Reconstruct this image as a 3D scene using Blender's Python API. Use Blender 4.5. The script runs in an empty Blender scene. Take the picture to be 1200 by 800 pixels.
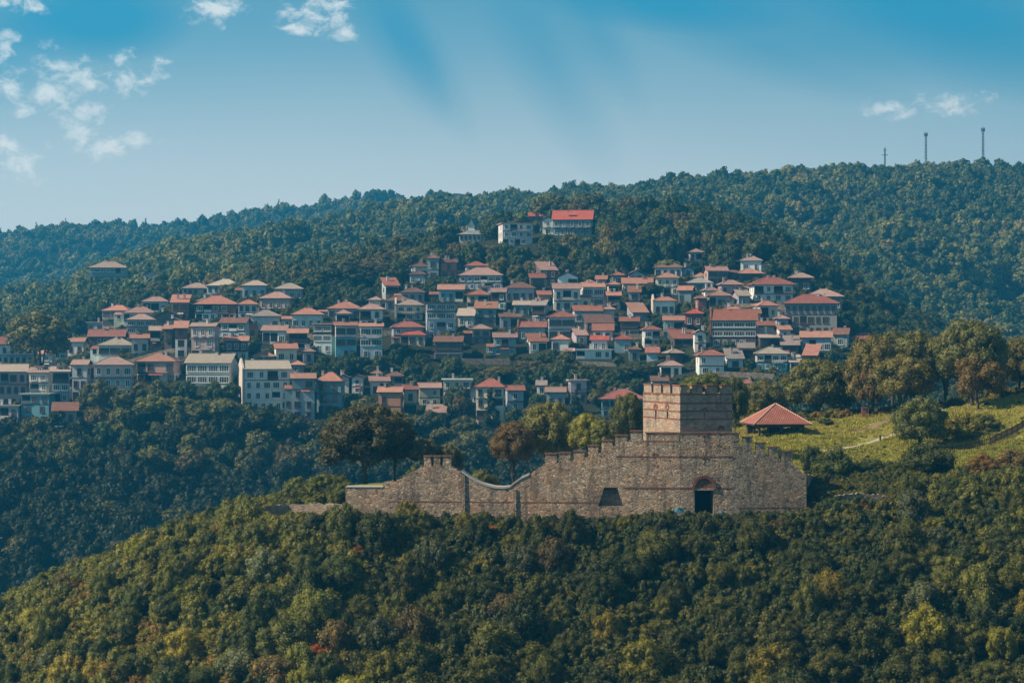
import bpy, math, random
import numpy as np
from mathutils import Vector, Matrix

C = bpy.context.scene.collection
sc = bpy.context.scene
F = 2700.0                      # focal length in pixels of a 1200 px wide frame
R = math.radians

# ---------------------------------------------------------------- camera
cam_d = bpy.data.cameras.new('camera')
cam = bpy.data.objects.new('camera', cam_d)
C.objects.link(cam)
cam_d.sensor_width = 36.0
cam_d.lens = 36.0 * F / 1200.0
cam_d.clip_start = 1.0
cam_d.clip_end = 9000.0
cam.location = (0, 0, 0)
cam.rotation_euler = (R(90), 0, 0)
sc.camera = cam

# ---------------------------------------------------------------- light, sky, exposure
SUN_DIR = Vector((-0.84, -0.17, 0.68)).normalized()      # towards the sun
SUN_STRENGTH = 5.0
SKY_STRENGTH = 0.056
HAZE_DENSITY = 0.00030
HAZE_COLOR = (0.05, 0.43, 0.78, 1)
HAZE_ANISO = 0.35
sd = bpy.data.lights.new('sun', 'SUN')
sd.energy = SUN_STRENGTH
sd.angle = R(0.6)
sd.color = (1.0, 0.85, 0.66)
sun = bpy.data.objects.new('sun', sd)
C.objects.link(sun)
sun.rotation_euler = SUN_DIR.to_track_quat('Z', 'Y').to_euler()
sun.location = (-200, 100, 300)

sc.view_settings.view_transform = 'Standard'
sc.view_settings.look = 'None'
sc.view_settings.exposure = 0.68
sc.view_settings.gamma = 1.0
sc.view_settings.use_curve_mapping = False
sc.cycles.use_denoising = True
sc.cycles.max_bounces = 4
sc.cycles.diffuse_bounces = 2
sc.cycles.glossy_bounces = 1
sc.cycles.transmission_bounces = 2
sc.cycles.volume_bounces = 1
sc.cycles.transparent_max_bounces = 4
sc.cycles.use_adaptive_sampling = True
sc.cycles.adaptive_threshold = 0.02

w = bpy.data.worlds.new('World')
sc.world = w
w.use_nodes = True
nt = w.node_tree
for n in list(nt.nodes):
    nt.nodes.remove(n)


class NT:
    """small helper to write node trees as expressions"""
    def __init__(s, tree):
        s.t = tree

    def new(s, kind, **kw):
        n = s.t.nodes.new(kind)
        for k, v in kw.items():
            setattr(n, k, v)
        return n

    def put(s, sock, v):
        if hasattr(v, 'is_linked') or hasattr(v, 'links'):
            s.t.links.new(v, sock)
        else:
            sock.default_value = v

    def m(s, op, a, b=None, c=None, clamp=False):
        n = s.new('ShaderNodeMath', operation=op, use_clamp=clamp)
        s.put(n.inputs[0], a)
        if b is not None:
            s.put(n.inputs[1], b)
        if c is not None:
            s.put(n.inputs[2], c)
        return n.outputs[0]

    def mix(s, f, a, b, mode='MIX'):
        n = s.new('ShaderNodeMix', data_type='RGBA', blend_type=mode)
        s.put(n.inputs[0], f)
        s.put(n.inputs[6], a)
        s.put(n.inputs[7], b)
        return n.outputs[2]

    def vmul(s, v, xyz):
        n = s.new('ShaderNodeVectorMath', operation='MULTIPLY')
        s.put(n.inputs[0], v)
        n.inputs[1].default_value = xyz
        return n.outputs[0]

    def noise(s, v, scale, detail=3, rough=0.55, dist=0.0, out=0):
        n = s.new('ShaderNodeTexNoise')
        if v is not None:
            s.put(n.inputs['Vector'], v)
        n.inputs['Scale'].default_value = scale
        n.inputs['Detail'].default_value = detail
        n.inputs['Roughness'].default_value = rough
        n.inputs['Distortion'].default_value = dist
        return n.outputs[out]

    def ramp(s, f, stops):
        n = s.new('ShaderNodeValToRGB')
        s.put(n.inputs[0], f)
        e = n.color_ramp.elements
        while len(e) < len(stops):
            e.new(0.5)
        for el, (p, c) in zip(e, stops):
            el.position = p
            el.color = c if len(c) == 4 else (*c, 1)
        return n.outputs[0]

    def smooth(s, f, a, b, to=(0, 1)):
        n = s.new('ShaderNodeMapRange', interpolation_type='SMOOTHSTEP')
        s.put(n.inputs[0], f)
        for i, v in enumerate((a, b, to[0], to[1])):
            n.inputs[1 + i].default_value = v
        return n.outputs[0]


g = NT(nt)
sky = g.new('ShaderNodeTexSky', sky_type='NISHITA', sun_disc=False)
sky.sun_elevation = math.asin(SUN_DIR.z)
sky.sun_rotation = math.atan2(SUN_DIR.x, SUN_DIR.y)
sky.air_density = 1.3
sky.dust_density = 1.0
sky.ozone_density = 3.0
tc = g.new('ShaderNodeTexCoord')
sep = g.new('ShaderNodeSeparateXYZ')
g.put(sep.inputs[0], tc.outputs['Generated'])
sx, sy, sz = sep.outputs
yy = g.m('MAXIMUM', sy, 0.05)
su = g.m('DIVIDE', sx, yy)
sv = g.m('DIVIDE', sz, yy)


def sky_blob(px, py, rx, ry, rot=0.0):
    """soft elliptical region of the sky; centre and radii in 1/2700 rad"""
    cu, cv = (px - 600) / F, (400 - py) / F
    du, dv = g.m('SUBTRACT', su, cu), g.m('SUBTRACT', sv, cv)
    c, s_ = math.cos(rot), math.sin(rot)
    a = g.m('ADD', g.m('MULTIPLY', du, c * F / rx), g.m('MULTIPLY', dv, s_ * F / rx))
    b = g.m('ADD', g.m('MULTIPLY', du, -s_ * F / ry), g.m('MULTIPLY', dv, c * F / ry))
    d = g.m('SQRT', g.m('ADD', g.m('MULTIPLY', a, a), g.m('MULTIPLY', b, b)))
    return g.m('SUBTRACT', 1.0, d, clamp=True)


base = g.mix(1.0, sky.outputs[0], (0.50, 1.10, 1.30, 1), 'MULTIPLY')
# thin veil of high cloud, thicker towards the horizon
veil_n = g.noise(g.vmul(tc.outputs['Generated'], (3.0, 3.0, 9.0)), 1.6, 4, 0.55, 0.4)
veil = g.m('MULTIPLY', g.smooth(sv, 0.19, 0.02), 0.85)
veil = g.m('ADD', veil, g.m('MULTIPLY', g.m('SUBTRACT', veil_n, 0.5), 0.35), clamp=True)
# gaps in the veil where the deep blue shows (and the slanting beams between them)
gaps = None
for (px, py, rx, ry, rot, k) in [(115, 22, 90, 42, 0.0, 1.3), (462, 40, 30, 95, 0.5, .5), (500, 70, 24, 90, 0.5, .35), (770, 0, 130, 30, -0.1, .9), (1090, 10, 260, 70, -0.25, 1.0), (10, 50, 50, 60, 0, .4),
                                 (640, 70, 40, 130, 0.5, .35), (700, 40, 26, 90, 0.5, .3), (900, 55, 160, 35, -0.3, .4)]:
    b = g.m('MULTIPLY', sky_blob(px, py, rx * 1.35, ry * 1.35, rot), k)
    gaps = b if gaps is None else g.m('ADD', gaps, b)
gaps = g.m('MINIMUM', g.m('MULTIPLY', gaps, 1.2), 1.0)
veil = g.m('MULTIPLY', veil, g.m('SUBTRACT', 1.0, gaps), clamp=True)
VEIL_COL = (7.2, 9.3, 10.2, 1)
# the veil is palest low down on the sunward side
pale = g.m('MULTIPLY', g.smooth(sv, 0.145, 0.045), g.smooth(su, 0.60, -0.12), clamp=True)
col = g.mix(veil, base, VEIL_COL)
col = g.mix(g.m('MULTIPLY', pale, 0.8), col, (12.0, 12.2, 11.6, 1))
col = g.mix(g.m('MULTIPLY', gaps, 0.7), col, (0.2, 4.2, 7.0, 1))
# higher up, out of the picture, the sky is dimmed and warmed to shape the ambient light
col = g.mix(g.smooth(sz, 0.22, 0.55, (0, 0.86)), col, (1.9, 1.7, 1.35, 1))
# clouds
cl = None
for (px, py, rx, ry) in [(20, 3, 60, 14), (250, 12, 40, 22), (375, 15, 55, 30), (405, 40, 18, 12), (345, 34, 26, 8), (60, 78, 70, 26), (8, 60, 22, 24),
                         (10, 102, 34, 18), (55, 108, 34, 18), (105, 92, 46, 26), (145, 68, 36, 12), (182, 80, 26, 18),
                         (148, 100, 30, 20), (105, 132, 46, 22), (28, 130, 20, 10), (85, 162, 34, 22), (125, 172, 34, 18),
                         (8, 172, 26, 18), (22, 198, 40, 22), (165, 165, 26, 14), (1040, 128, 34, 13), (1120, 122, 62, 17), (1155, 113, 34, 13)]:
    b = sky_blob(px, py, rx * 1.32, ry * 1.45)
    cl = b if cl is None else g.m('MAXIMUM', cl, b)
cn = g.noise(g.vmul(tc.outputs['Generated'], (1.0, 1.0, 1.5)), 110.0, 8, 0.66, 0.35)
cn2 = g.noise(g.vmul(tc.outputs['Generated'], (1.0, 1.0, 1.4)), 48.0, 4, 0.6, 0.2)
cd = g.m('ADD', g.m('MULTIPLY', cl, 0.62), g.m('ADD', g.m('MULTIPLY', g.m('SUBTRACT', cn, 0.5), 1.7), g.m('MULTIPLY', g.m('SUBTRACT', cn2, 0.5), 1.1)))
cd = g.m('MULTIPLY', g.smooth(cd, 0.24, 0.80), g.smooth(cl, 0.02, 0.3))
cd = g.m('MULTIPLY', cd, 0.85)
col = g.mix(cd, col, (15.5, 15.0, 13.6, 1))
bg = g.new('ShaderNodeBackground')
g.put(bg.inputs[0], col)
bg.inputs[1].default_value = SKY_STRENGTH
out = g.new('ShaderNodeOutputWorld')
nt.links.new(bg.outputs[0], out.inputs[0])


# ---------------------------------------------------------------- helpers
def mesh_np(name, verts, faces_list, mats, mat_idx=None, smooth=False):
    """verts (n,3); faces_list: list of (m,k) int arrays"""
    me = bpy.data.meshes.new(name)
    verts = np.asarray(verts, dtype=np.float32)
    me.vertices.add(len(verts))
    me.vertices.foreach_set('co', verts.ravel())
    loops, starts, totals, n = [], [], [], 0
    for f in faces_list:
        f = np.asarray(f, dtype=np.int32)
        if not len(f):
            continue
        k = f.shape[1]
        loops.append(f.ravel())
        starts.append(n + np.arange(len(f), dtype=np.int32) * k)
        totals.append(np.full(len(f), k, dtype=np.int32))
        n += f.size
    loops = np.concatenate(loops)
    starts = np.concatenate(starts)
    totals = np.concatenate(totals)
    me.loops.add(len(loops))
    me.loops.foreach_set('vertex_index', loops)
    me.polygons.add(len(starts))
    me.polygons.foreach_set('loop_start', starts)
    me.polygons.foreach_set('loop_total', totals)
    for m_ in (mats if isinstance(mats, (list, tuple)) else [mats]):
        me.materials.append(m_)
    if mat_idx is not None:
        me.polygons.foreach_set('material_index', np.asarray(mat_idx, dtype=np.int32))
    if smooth:
        me.polygons.foreach_set('use_smooth', np.ones(len(starts), dtype=bool))
    me.update(calc_edges=True)
    me.validate()
    return me


def link(name, me, parent=None, loc=None, rz=0.0, scale=None):
    o = bpy.data.objects.new(name, me)
    C.objects.link(o)
    if parent is not None:
        o.parent = parent
    if loc is not None:
        o.location = loc
    if rz:
        o.rotation_euler = (0, 0, rz)
    if scale is not None:
        o.scale = scale
    return o


def tag(o, label=None, cat=None, group=None, kind=None):
    if label:
        o['label'] = label
    if cat:
        o['category'] = cat
    if group:
        o['group'] = group
    if kind:
        o['kind'] = kind
    return o


class MB:
    """collects boxes, polygons and tubes, one mesh at the end"""
    def __init__(s):
        s.v, s.f, s.mi = [], [], []

    def poly(s, pts, mi=0):
        n = len(s.v)
        s.v += [tuple(p) for p in pts]
        s.f.append(tuple(range(n, n + len(pts))))
        s.mi.append(mi)

    def box(s, x0, x1, y0, y1, z0, z1, mi=0):
        n = len(s.v)
        s.v += [(x0, y0, z0), (x1, y0, z0), (x1, y1, z0), (x0, y1, z0), (x0, y0, z1), (x1, y0, z1), (x1, y1, z1), (x0, y1, z1)]
        for q in ((0, 3, 2, 1), (4, 5, 6, 7), (0, 1, 5, 4), (1, 2, 6, 5), (2, 3, 7, 6), (3, 0, 4, 7)):
            s.f.append(tuple(n + i for i in q))
            s.mi.append(mi)

    def solid(s, bottom, top, mi=0):
        """two rings of the same length, closed"""
        n, k = len(s.v), len(bottom)
        s.v += [tuple(p) for p in bottom] + [tuple(p) for p in top]
        s.f.append(tuple(n + i for i in reversed(range(k))))
        s.f.append(tuple(n + k + i for i in range(k)))
        s.mi += [mi, mi]
        for i in range(k):
            j = (i + 1) % k
            s.f.append((n + i, n + j, n + k + j, n + k + i))
            s.mi.append(mi)

    def tube(s, p0, p1, r0, r1, seg=7, mi=0):
        p0, p1 = Vector(p0), Vector(p1)
        d = (p1 - p0).normalized()
        a = d.cross(Vector((0, 0, 1)) if abs(d.z) < 0.9 else Vector((1, 0, 0))).normalized()
        b = d.cross(a)
        rb = [p0 + (a * math.cos(t) + b * math.sin(t)) * r0 for t in [2 * math.pi * i / seg for i in range(seg)]]
        rt = [p1 + (a * math.cos(t) + b * math.sin(t)) * r1 for t in [2 * math.pi * i / seg for i in range(seg)]]
        s.solid(rb, rt, mi)

    def mesh(s, name, mats):
        me = bpy.data.meshes.new(name)
        me.from_pydata(s.v, [], s.f)
        for m_ in (mats if isinstance(mats, (list, tuple)) else [mats]):
            me.materials.append(m_)
        me.polygons.foreach_set('material_index', s.mi)
        me.update()
        return me

    def build(s, name, mats, parent=None, **kw):
        return link(name, s.mesh(name, mats), parent, **kw)


# ---------------------------------------------------------------- materials
def new_mat(name):
    m_ = bpy.data.materials.new(name)
    m_.use_nodes = True
    t = m_.node_tree
    for n in list(t.nodes):
        t.nodes.remove(n)
    gg = NT(t)
    o = gg.new('ShaderNodeOutputMaterial')
    return m_, gg, o


def principled(gg, o, color, rough=0.8, bump=None, spec=0.3, strength=0.5, dist=0.05):
    p = gg.new('ShaderNodeBsdfPrincipled')
    gg.put(p.inputs['Base Color'], color)
    gg.put(p.inputs['Roughness'], rough)
    p.inputs['Specular IOR Level'].default_value = spec
    if bump is not None:
        b = gg.new('ShaderNodeBump')
        b.inputs['Strength'].default_value = strength
        b.inputs['Distance'].default_value = dist
        gg.put(b.inputs['Height'], bump)
        gg.t.links.new(b.outputs[0], p.inputs['Normal'])
    gg.t.links.new(p.outputs[0], o.inputs[0])
    return p


def leaf_mat(name, use_obj_color, stops=None, gain=1.5, transl=0.28):
    """foliage: colour of the object (or a ramp over the instance's random value), mottled leaf by leaf"""
    m_, gg, o = new_mat(name)
    oi = gg.new('ShaderNodeObjectInfo')
    geo = gg.new('ShaderNodeNewGeometry')
    if use_obj_color:
        c = oi.outputs['Color']
    else:
        c = gg.ramp(oi.outputs['Random'], stops)
    nz = gg.noise(geo.outputs['Position'], 0.9, 3, 0.7)
    if not use_obj_color:      # stands of one kind: the ramp position drifts over the hill
        drift = gg.m('MULTIPLY', gg.m('SUBTRACT', gg.noise(geo.outputs['Position'], 0.016, 3, 0.6), 0.5), 2.4)
        c = gg.ramp(gg.m('ADD', gg.m('MULTIPLY', oi.outputs['Random'], 0.75), gg.m('ADD', drift, 0.1), clamp=True), stops)
    rp = geo.outputs['Random Per Island']
    v = gg.m('ADD', gg.m('MULTIPLY', nz, 0.9), gg.m('MULTIPLY', rp, 0.7))
    v = gg.m('MULTIPLY', gg.m('ADD', v, 0.20), gain)
    cc = gg.new('ShaderNodeVectorMath', operation='SCALE')
    gg.put(cc.inputs[0], c)
    gg.put(cc.inputs['Scale'], v)
    warm = gg.mix(1.0, cc.outputs[0], (1.04, 1.0, 0.78, 1), 'MULTIPLY')
    # some leaves yellower than others
    c2 = gg.mix(gg.smooth(gg.m('FRACT', gg.m('MULTIPLY', rp, 7.31)), 0.6, 1.0, (0, 0.45)), warm,
                gg.mix(1.0, warm, (1.38, 1.15, 0.6, 1), 'MULTIPLY'))
    p = gg.new('ShaderNodeBsdfPrincipled')
    gg.put(p.inputs['Base Color'], c2)
    p.inputs['Roughness'].default_value = 0.6
    p.inputs['Specular IOR Level'].default_value = 0.25
    tr = gg.new('ShaderNodeBsdfTranslucent')
    gg.put(tr.inputs[0], gg.mix(1.0, c2, (1.2, 1.3, 0.6, 1), 'MULTIPLY'))
    mx = gg.new('ShaderNodeMixShader')
    mx.inputs[0].default_value = transl
    gg.t.links.new(p.outputs[0], mx.inputs[1])
    gg.t.links.new(tr.outputs[0], mx.inputs[2])
    gg.t.links.new(mx.outputs[0], o.inputs[0])
    return m_


M = {}
M['leaf'] = leaf_mat('foliage', True)
M['leaf_far'] = leaf_mat('foliage_far', False, [(0, (.026, .045, .018)), (.3, (.044, .062, .024)), (.6, (.080, .092, .036)), (.85, (.125, .130, .052)), (1, (.15, .13, .06))], gain=1.7)
M['leaf_mid'] = leaf_mat('foliage_mid', False, [(0, (.020, .036, .014)), (.3, (.030, .048, .018)), (.65, (.046, .058, .020)), (.88, (.075, .07, .024)), (1, (.10, .075, .026))])
M['leaf_low'] = leaf_mat('foliage_low', False, [(0, (.022, .034, .012)), (.35, (.040, .050, .015)), (.7, (.066, .066, .016)), (.93, (.11, .095, .018)), (1, (.13, .08, .018))])
M['grass'] = leaf_mat('grass_blades', False, [(0, (.13, .14, .028)), (.5, (.20, .195, .04)), (.85, (.26, .235, .06)), (1, (.25, .20, .08))], transl=0.2)
M['leaf_lit'] = leaf_mat('foliage_lit', False, [(0, (.055, .062, .018)), (.4, (.090, .095, .022)), (.8, (.13, .125, .026)), (.95, (.15, .13, .03)), (1, (.14, .09, .02))])  # lighter ramp: sunlight on the slope edge painted into the leaves
M['leaf_painted_shade'] = leaf_mat('foliage_painted_shade', False, [(0, (.010, .016, .009)), (.5, (.014, .021, .011)), (.85, (.022, .027, .013)), (.95, (.05, .05, .02)), (1, (.07, .066, .026))])  # darker ramp: shade of the valley side painted into the leaves


def simple(name, col, rough=0.8, var=0.25, scale=1.5, spec=0.3, bump=0.0):
    m_, gg, o = new_mat(name)
    geo = gg.new('ShaderNodeNewGeometry')
    nz = gg.noise(geo.outputs['Position'], scale, 4, 0.6)
    f = gg.m('ADD', 1 - var, gg.m('MULTIPLY', nz, 2 * var))
    cc = gg.new('ShaderNodeVectorMath', operation='SCALE')
    cc.inputs[0].default_value = col[:3]
    gg.put(cc.inputs['Scale'], f)
    principled(gg, o, cc.outputs[0], rough, nz if bump else None, spec, bump)
    return m_


M['bark'] = simple('bark', (.075, .055, .040), 0.95, 0.35, 4, bump=0.5)
M['wood'] = simple('dark_timber', (.060, .038, .028), 0.8, 0.35, 3)
M['metal'] = simple('painted_steel', (.09, .12, .14), 0.5, 0.2, 2, spec=0.5)
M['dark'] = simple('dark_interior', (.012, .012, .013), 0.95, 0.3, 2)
M['earth'] = simple('bare_earth', (.24, .16, .11), 0.95, 0.3, 1.2)
M['pale'] = simple('pale_trim', (.62, .60, .55), 0.7, 0.15, 2)
M['tarp'] = simple('blue_tarpaulin', (.03, .11, .15), 0.5, 0.25, 3, spec=0.5)


def obj_color_mat(name, rough=0.85, kind='plaster'):
    """takes the object's own colour; plaster with weather stains, or clay tiles"""
    m_, gg, o = new_mat(name)
    oi = gg.new('ShaderNodeObjectInfo')
    geo = gg.new('ShaderNodeNewGeometry')
    tcn = gg.new('ShaderNodeTexCoord')
    if kind == 'plaster':
        n1 = gg.noise(gg.vmul(geo.outputs['Position'], (1.2, 1.2, 0.35)), 1.0, 5, 0.65)
        n2 = gg.noise(geo.outputs['Position'], 0.35, 2)
        f = gg.m('ADD', gg.m('ADD', gg.m('MULTIPLY', n1, 0.6), gg.m('MULTIPLY', n2, 0.3)), 0.52)
        cc = gg.new('ShaderNodeVectorMath', operation='SCALE')
        gg.put(cc.inputs[0], oi.outputs['Color'])
        gg.put(cc.inputs['Scale'], f)
        c = gg.mix(gg.smooth(n1, 0.52, 0.72, (0, .5)), cc.outputs[0], (.16, .13, .10, 1))
        principled(gg, o, c, rough, n1, 0.2, 0.3)
    else:
        n1 = gg.noise(geo.outputs['Position'], 0.7, 4, 0.7)
        n2 = gg.noise(geo.outputs['Position'], 4.0, 3, 0.7)
        wv = gg.new('ShaderNodeTexWave', wave_type='BANDS', bands_direction='X')
        gg.put(wv.inputs[0], tcn.outputs['Object'])
        wv.inputs['Scale'].default_value = 1.2
        wv.inputs['Distortion'].default_value = 0.6
        f = gg.m('ADD', gg.m('ADD', gg.m('MULTIPLY', n1, 0.8), gg.m('MULTIPLY', n2, 0.8)), 0.2)
        f = gg.m('MULTIPLY', f, gg.m('ADD', 0.85, gg.m('MULTIPLY', wv.outputs[1], 0.3)))
        cc = gg.new('ShaderNodeVectorMath', operation='SCALE')
        gg.put(cc.inputs[0], oi.outputs['Color'])
        gg.put(cc.inputs['Scale'], f)
        c = gg.mix(gg.smooth(n2, 0.54, 0.70, (0, .6)), cc.outputs[0], (.11, .080, .068, 1))
        c = gg.mix(gg.smooth(n1, 0.56, 0.72, (0, .45)), c, (.30, .24, .20, 1))
        principled(gg, o, c, rough, wv.outputs[1], 0.2, 0.6, 0.06)
    return m_


M['plaster'] = obj_color_mat('plaster')
M['tile'] = obj_color_mat('roof_tiles', kind='tile')

# glass of the house windows
m_, gg, o = new_mat('window_glass')
geo = gg.new('ShaderNodeNewGeometry')
gcol = gg.ramp(geo.outputs['Random Per Island'], [(0, (.012, .018, .022)), (.6, (.03, .045, .05)), (1, (.10, .15, .16))])
principled(gg, o, gcol, 0.12, spec=0.5)
M['glass'] = m_


def masonry(name, cols, scale=(2.7, 2.7, 4.4), mortar=(.30, .27, .235), stain=0.55):
    m_, gg, o = new_mat(name)
    geo = gg.new('ShaderNodeNewGeometry')
    P = geo.outputs['Position']
    wob = gg.new('ShaderNodeVectorMath', operation='ADD')
    gg.put(wob.inputs[0], P)
    sc_ = gg.new('ShaderNodeVectorMath', operation='SCALE')
    gg.put(sc_.inputs[0], gg.noise(P, 1.5, 2, out=1))
    sc_.inputs['Scale'].default_value = 0.25
    gg.put(wob.inputs[1], sc_.outputs[0])
    V = gg.vmul(wob.outputs[0], scale)
    vo = gg.new('ShaderNodeTexVoronoi', feature='F1')
    gg.put(vo.inputs['Vector'], V)
    vo.inputs['Scale'].default_value = 1.0
    ve = gg.new('ShaderNodeTexVoronoi', feature='DISTANCE_TO_EDGE')
    gg.put(ve.inputs['Vector'], V)
    ve.inputs['Scale'].default_value = 1.0
    sepc = gg.new('ShaderNodeSeparateColor')
    gg.put(sepc.inputs[0], vo.outputs['Color'])
    stone = gg.ramp(sepc.outputs[0], cols)
    fine = gg.noise(P, 6.0, 4, 0.7)
    c = gg.mix(gg.smooth(ve.outputs[0], 0.03, 0.12), (*mortar, 1), stone)
    # courses, patches of repair, dark vertical runs of damp and lichen
    patch = gg.noise(gg.vmul(P, (0.28, 0.28, 0.45)), 1.0, 3, 0.6)
    c = gg.mix(gg.smooth(patch, 0.48, 0.62, (0, .75)), c, gg.mix(1.0, c, (1.16, 1.0, .90, 1), 'MULTIPLY'))
    patch2 = gg.noise(gg.vmul(P, (0.45, 0.45, 0.7)), 1.3, 3, 0.6)
    c = gg.mix(gg.smooth(patch2, 0.50, 0.62, (0, .6)), c, gg.mix(1.0, c, (.62, .64, .68, 1), 'MULTIPLY'))
    run = gg.noise(gg.vmul(P, (1.1, 1.1, 0.14)), 1.0, 4, 0.65)
    c = gg.mix(gg.smooth(run, 0.50, 0.66, (0, stain)), c, (.075, .068, .066, 1))
    c = gg.mix(gg.smooth(fine, 0.35, 0.75, (0, .35)), c, gg.mix(1.0, c, (.5, .5, .5, 1), 'MULTIPLY'))
    c = gg.mix(1.0, c, (1.16, 1.02, .87, 1), 'MULTIPLY')
    h = gg.m('ADD', gg.smooth(ve.outputs[0], 0.0, 0.18), gg.m('MULTIPLY', fine, 0.5))
    principled(gg, o, c, 0.95, h, 0.15, 0.7, 0.07)
    return m_


M['stone'] = masonry('rubble_masonry', [(0, (.13, .095, .075)), (.22, (.42, .31, .23)), (.45, (.26, .20, .15)), (.7, (.58, .45, .33)), (.85, (.40, .29, .22)), (1, (.66, .57, .46))])
M['stone_tower'] = masonry('tower_masonry', [(0, (.20, .165, .14)), (.35, (.36, .295, .25)), (.7, (.30, .26, .225)), (1, (.46, .385, .325))], (2.0, 2.0, 5.2), stain=.4)
M['stone_grey'] = masonry('grey_rubble', [(0, (.13, .125, .12)), (.5, (.25, .235, .215)), (1, (.40, .37, .33))], (2.4, 2.4, 3.6), stain=.3)
M['brick'] = masonry('red_brick', [(0, (.16, .060, .045)), (.5, (.24, .085, .062)), (1, (.30, .12, .085))], (3.2, 3.2, 12.0), (.26, .15, .12), .35)
M['coping'] = simple('pale_coping', (.42, .38, .33), 0.9, 0.3, 3)

# ---------------------------------------------------------------- terrain
def interp_py(pairs, u):
    a = np.array(pairs, float)
    return np.interp(u, a[:, 0], a[:, 1])


UF = np.arange(-900, 2101, 10.0)


def smooth_u(v, k=3):
    ker = np.hanning(2 * k + 3)[1:-1]
    ker /= ker.sum()
    return np.convolve(np.pad(v, k, mode='edge'), ker, 'valid')


def st(Y, pairs, k=2):
    return (400 - smooth_u(interp_py(pairs, UF), k)) / F * Y


G0 = [(-900, 960), (-200, 800), (0, 724), (100, 684), (200, 640), (300, 612), (400, 606), (600, 612), (700, 606), (820, 603), (940, 601), (1000, 592), (1100, 580), (1200, 574), (2100, 560)]
G1 = [(-900, 960), (-200, 790), (0, 714), (100, 674), (200, 630), (300, 598), (350, 586), (400, 571), (450, 567), (520, 574), (580, 582), (640, 576), (760, 560), (860, 552), (940, 556), (1000, 560), (1100, 556), (1200, 550), (2100, 530)]
G2 = [(-900, 1100), (0, 800), (100, 750), (200, 700), (300, 620), (350, 592), (400, 572), (450, 566), (600, 580), (700, 565), (800, 545), (870, 528), (940, 528), (1000, 532), (1100, 526), (1200, 516), (2100, 480)]
G3 = [(-900, 1200), (0, 900), (200, 800), (300, 700), (350, 640), (400, 590), (450, 575), (600, 590), (700, 560), (800, 520), (870, 500), (950, 492), (1000, 490), (1050, 486), (1100, 480), (1150, 471), (1200, 462), (2100, 400)]
FR = [(-900, 520), (0, 500), (100, 480), (200, 464), (260, 462), (290, 484), (370, 490), (440, 500), (550, 512), (610, 512), (660, 492), (750, 492), (830, 470), (900, 470), (1000, 475), (1200, 500), (2100, 560)]
TP = [(-900, 440), (0, 425), (100, 408), (200, 368), (300, 352), (350, 342), (400, 345), (450, 333), (500, 325), (550, 322), (600, 322), (700, 325), (800, 325), (850, 320), (900, 318), (950, 338), (1000, 360), (1050, 390), (1200, 440), (2100, 540)]
CR = [(-900, 420), (0, 400), (100, 385), (200, 352), (300, 340), (400, 324), (450, 310), (500, 297), (530, 287), (560, 282), (600, 279), (650, 270), (690, 265), (750, 258), (800, 262), (850, 272), (900, 288), (950, 316), (1000, 348), (1050, 383), (1200, 430), (2100, 540)]
K1 = [(-900, 405), (0, 385), (100, 360), (200, 336), (300, 325), (400, 330), (450, 334), (500, 325), (600, 320), (800, 325), (900, 340), (1000, 380), (1100, 405), (1200, 432), (2100, 500)]
K2 = [(-900, 395), (0, 372), (60, 368), (120, 338), (200, 312), (300, 300), (400, 300), (500, 290), (600, 283), (700, 276), (800, 272), (900, 285), (1000, 305), (1100, 322), (1200, 345), (2100, 420)]
RG = [(-900, 391), (-200, 379), (0, 363), (60, 357), (100, 337), (150, 314), (200, 299), (300, 281), (400, 269), (430, 264), (500, 245), (560, 240), (650, 238), (700, 237), (760, 230), (850, 218), (900, 215), (950, 209), (1000, 204), (1050, 208), (1100, 204), (1150, 205), (1200, 203), (1500, 196), (2100, 221)]
Q1 = [(-900, 350), (0, 350), (100, 345), (200, 335), (300, 320), (440, 300), (600, 290), (2100, 290)]
RF = [(-900, 298), (-100, 281), (0, 280), (100, 279), (170, 273), (200, 271), (300, 261), (400, 249), (440, 245), (600, 242), (1200, 241), (2100, 246)]

z0 = st(268, G0)
z3 = st(335, G3, 1)
crz = st(830, CR)
k1 = st(1000, K1)
one = np.ones_like(UF)
stations = [(-120, -1.8 * one), (6, -1.8 * one), (60, -30 * one), (110, -80 * one), (150, -84 * one), (215, z0 - 29), (250, z0 - 9.6), (268, z0), (276, np.where((UF > 290) & (UF < 950), st(276, G0), (z0 + st(280, G1)) / 2)),
            (281, st(281, G1, 1)), (300, st(300, G2, 1)), (335, z3), (350, z3 - 0.6), (400, z3 - 25), (450, -76 * one), (480, -74 * one),
            (520, st(520, [(-900, 660), (400, 655), (2100, 660)])), (560, st(560, [(-900, 580), (2100, 580)])), (600, st(600, FR)), (740, st(740, TP)), (830, crz),
            (870, np.where(UF > 380, crz - 4, crz * .7 + .3 * k1)), (1000, k1), (1200, st(1200, K2)), (1500, st(1500, RG)), (1620, st(1500, RG) - 14), (1950, st(1950, Q1)),
            (2300, st(2300, RF)), (2450, st(2300, RF) - 12), (2650, st(2300, RF) - 40)]
SY = np.array([s_[0] for s_ in stations], float)
SZ = np.array([s_[1] for s_ in stations])


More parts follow.
